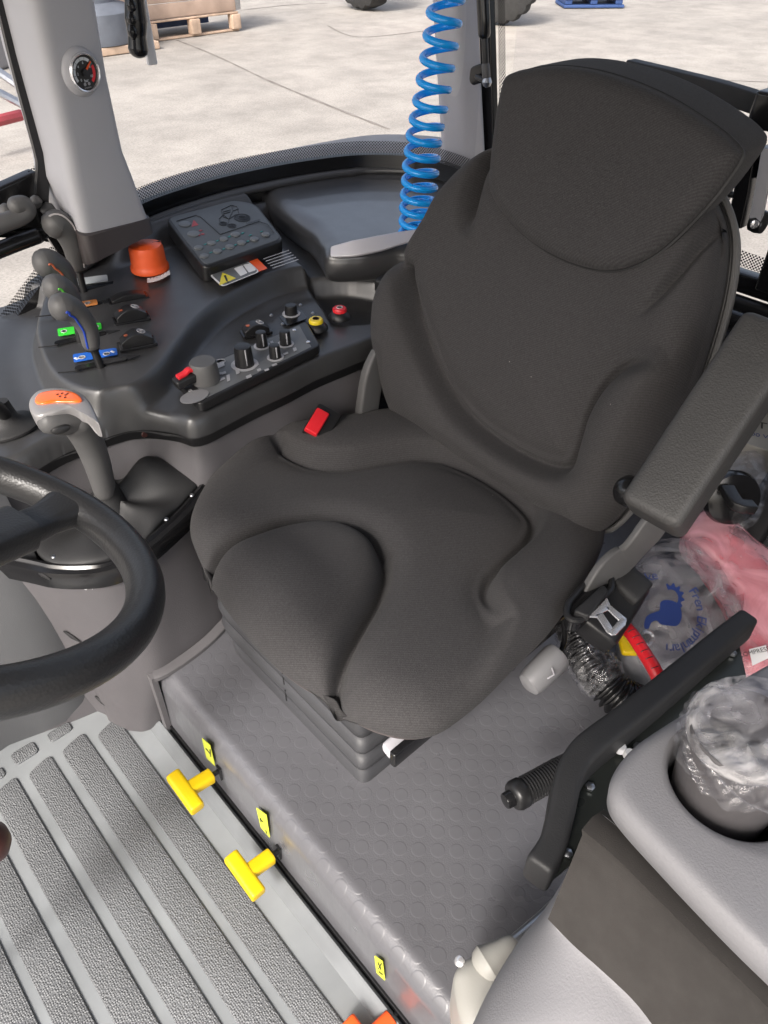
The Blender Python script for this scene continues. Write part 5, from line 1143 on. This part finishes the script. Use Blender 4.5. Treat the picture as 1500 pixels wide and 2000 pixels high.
# slab built as a polar skin around the cup hole
To = catmull(TO, 16, True); n = len(To); rs = []
def ringc(r, z): return [Vector((cupc.x+math.cos(a)*r, cupc.y+math.sin(a)*r, z)) for a in [math.atan2(p.y-cupc.y, p.x-cupc.x) for p in To]]
rs += [ringc(cr*.86, NZ-.09), ringc(cr*.95, NZ-.012), ringc(cr, NZ-.004), ringc(cr*1.06, NZ-.0005)]
for f in (.15, .35, .6, .85): rs.append([cupc+(p-cupc).normalized()*(cr*1.06+((p-cupc).length-.012-cr*1.06)*f) for p in To])
for a in (.0, .4, .8, 1.2, 1.57): rs.append([cupc+(p-cupc).normalized()*((p-cupc).length-.012+.012*math.sin(a))-UPZ*.012*(1-math.cos(a)) for p in To])
rs.append([p-UPZ*.03-(p-cupc).normalized()*.002 for p in To]); rs.append([p-UPZ*.045-(p-cupc).normalized()*.02 for p in To])
obj('top_shell', rings(rs, True, False), M['greyp'], near, ang=60)
# rubber panel: follows slab edge then falls to the lower outline
up_px = [(1162, 1592), (1225, 1642), (1300, 1715), (1400, 1812), (1500, 1905), (1580, 1985)]
lo_px = [(1082, 1786), (1130, 1835), (1190, 1888), (1250, 1945), (1300, 2010), (1350, 2080)]
u_ = catmull(PS(up_px, z=.655), 6); l_ = catmull(PS(lo_px, z=.56), 6)
pn = (u_[10]-u_[5]).cross(l_[5]-u_[5]).normalized(); pn = -pn if pn.z < 0 else pn
rs = []
for f in np.linspace(0, 1, 14): rs.append([a.lerp(b, f)+pn*(.010*math.sin(math.pi*min(1, f*5)/2) if f < .2 else .010) + pn*.012*math.exp(-((f-.06)/.06)**2) for a, b in zip(u_, l_)])
rs = [[p-pn*.02 for p in rs[0]]]+rs+[[p-pn*.012 for p in rs[-1]]]
obj('rubber_panel', rings(rs, False, False, False), M['rubpad'], near, ang=50)
# body
bt_px = [(1176, 1590), (1186, 1598), (1225, 1632), (1300, 1705), (1400, 1802), (1500, 1895), (1600, 1990)]
body_top = catmull(PS(bt_px, z=.652), 5)
bl_px = [(1172, 1596), (1080, 1752), (1005, 1850), (935, 1975), (900, 2100), (1000, 2250), (1200, 2400)]
bm_px = [(1172, 1602), (1082, 1786), (1130, 1842), (1190, 1898), (1250, 1955), (1300, 2020), (1350, 2090)]
bmid = catmull(PS(bm_px, z=.552), 5); blow = catmull([P(a, b, z=.46) for a, b in bl_px], 5)
rs = [[q for q in body_top]]
for f in (.33, .66, 1): rs.append([a.lerp(b, f) for a, b in zip(body_top, bmid)])
for f in np.linspace(.1, 1, 9): rs.append([a.lerp(b, f)+UPZ*.02*math.sin(f*math.pi) for a, b in zip(bmid, blow)])
rs.append([q+Vector((.02, -.01, -.35)) for q in blow])
obj('body_shell', rings(rs, False, False, False), M['greyp'], near, ang=60)
# white actuator and rod at the bottom
act = thing('linkage_boot', 'cream plastic boot with screw and steel rod under the near console', 'linkage', P(940, 1940, z=.2))
obj('boot', pillow(PS([(886, 1925), (895, 1890), (925, 1868), (960, 1862), (1000, 1880), (1020, 1930), (1000, 2010), (960, 2060), (905, 2010)], z=.34), UPZ, .02, .10, nr=40, ns=160, p=3), M['cream'], act)
obj('neck', tube([P(955, 1885, z=.35), P(985, 1862, z=.355), P(1002, 1850, z=.355)], [.022, .015, .013], 18, 4), M['cream'], act)
obj('rod', tube([P(990, 1858, z=.355), P(1060, 1800, z=.36), P(1110, 1750, z=.36)], .0105, 16, 2), M['steel'], act)
obj('screw', lathe(P(901, 1879, z=.365), (-.4, .2, .8), [(.004, 0), (.0055, .002), (.0055, .006), (.002, .008)], 12), M['chrome'], act)
# cup wrapped in film
cu_ = thing('wrapped_cup', 'dark grey cup wrapped in shiny clear film standing in the console recess', 'cup', cupc-UPZ*.08)
cn_ = Vector((.05, .05, 1)).normalized()
obj('cup_body', lathe(cupc-UPZ*.08, cn_, [(.03, 0), (.036, .004), (.041, .07), (.0445, .13), (.043, .132), (.041, .125), (.037, .06), (.01, .055)], 48), M['cup'], cu_)
fv, ff = [], []
rg2 = np.random.RandomState(4); ns_, nr_ = 90, 26; rs = []
for i in range(nr_):
    f = i/(nr_-1); h = .098+.045*f; ring = []
    for k in range(ns_):
        a = 2*math.pi*k/ns_; w = .0462+.004*math.sin(a*3+f*5)*f+.002*math.sin(a*9+f*11+math.sin(a*4))+.0012*math.sin(a*17-f*23)
        if f > .72: w *= 1-(f-.72)*1.5*(1+.5*math.sin(a*2))
        ring.append(cupc-UPZ*.08+cn_*(h+.012*math.sin(a+2.4)*f+.003*math.sin(a*7+f*9))+Vector((math.cos(a)*w, math.sin(a)*w, 0)))
    rs.append(ring)
obj('film_wrap', rings(rs, False, False), M['film'], cu_, ang=180)
M['filmtop'] = film('filmtop', (.85, .84, .85), (.0, .5), .08, 26)
tcn = cupc-UPZ*.08+cn_*.138
obj('film_cap', pillow([tcn+Vector((math.cos(a)*.046, math.sin(a)*.046, .010*math.sin(a+2.4))) for a in np.linspace(0, 2*math.pi, 25)[:-1]], cn_, .006, .008, nr=50, ns=240, p=3, extra=crum(110, .0018, 21)), M['filmtop'], cu_, ang=180)
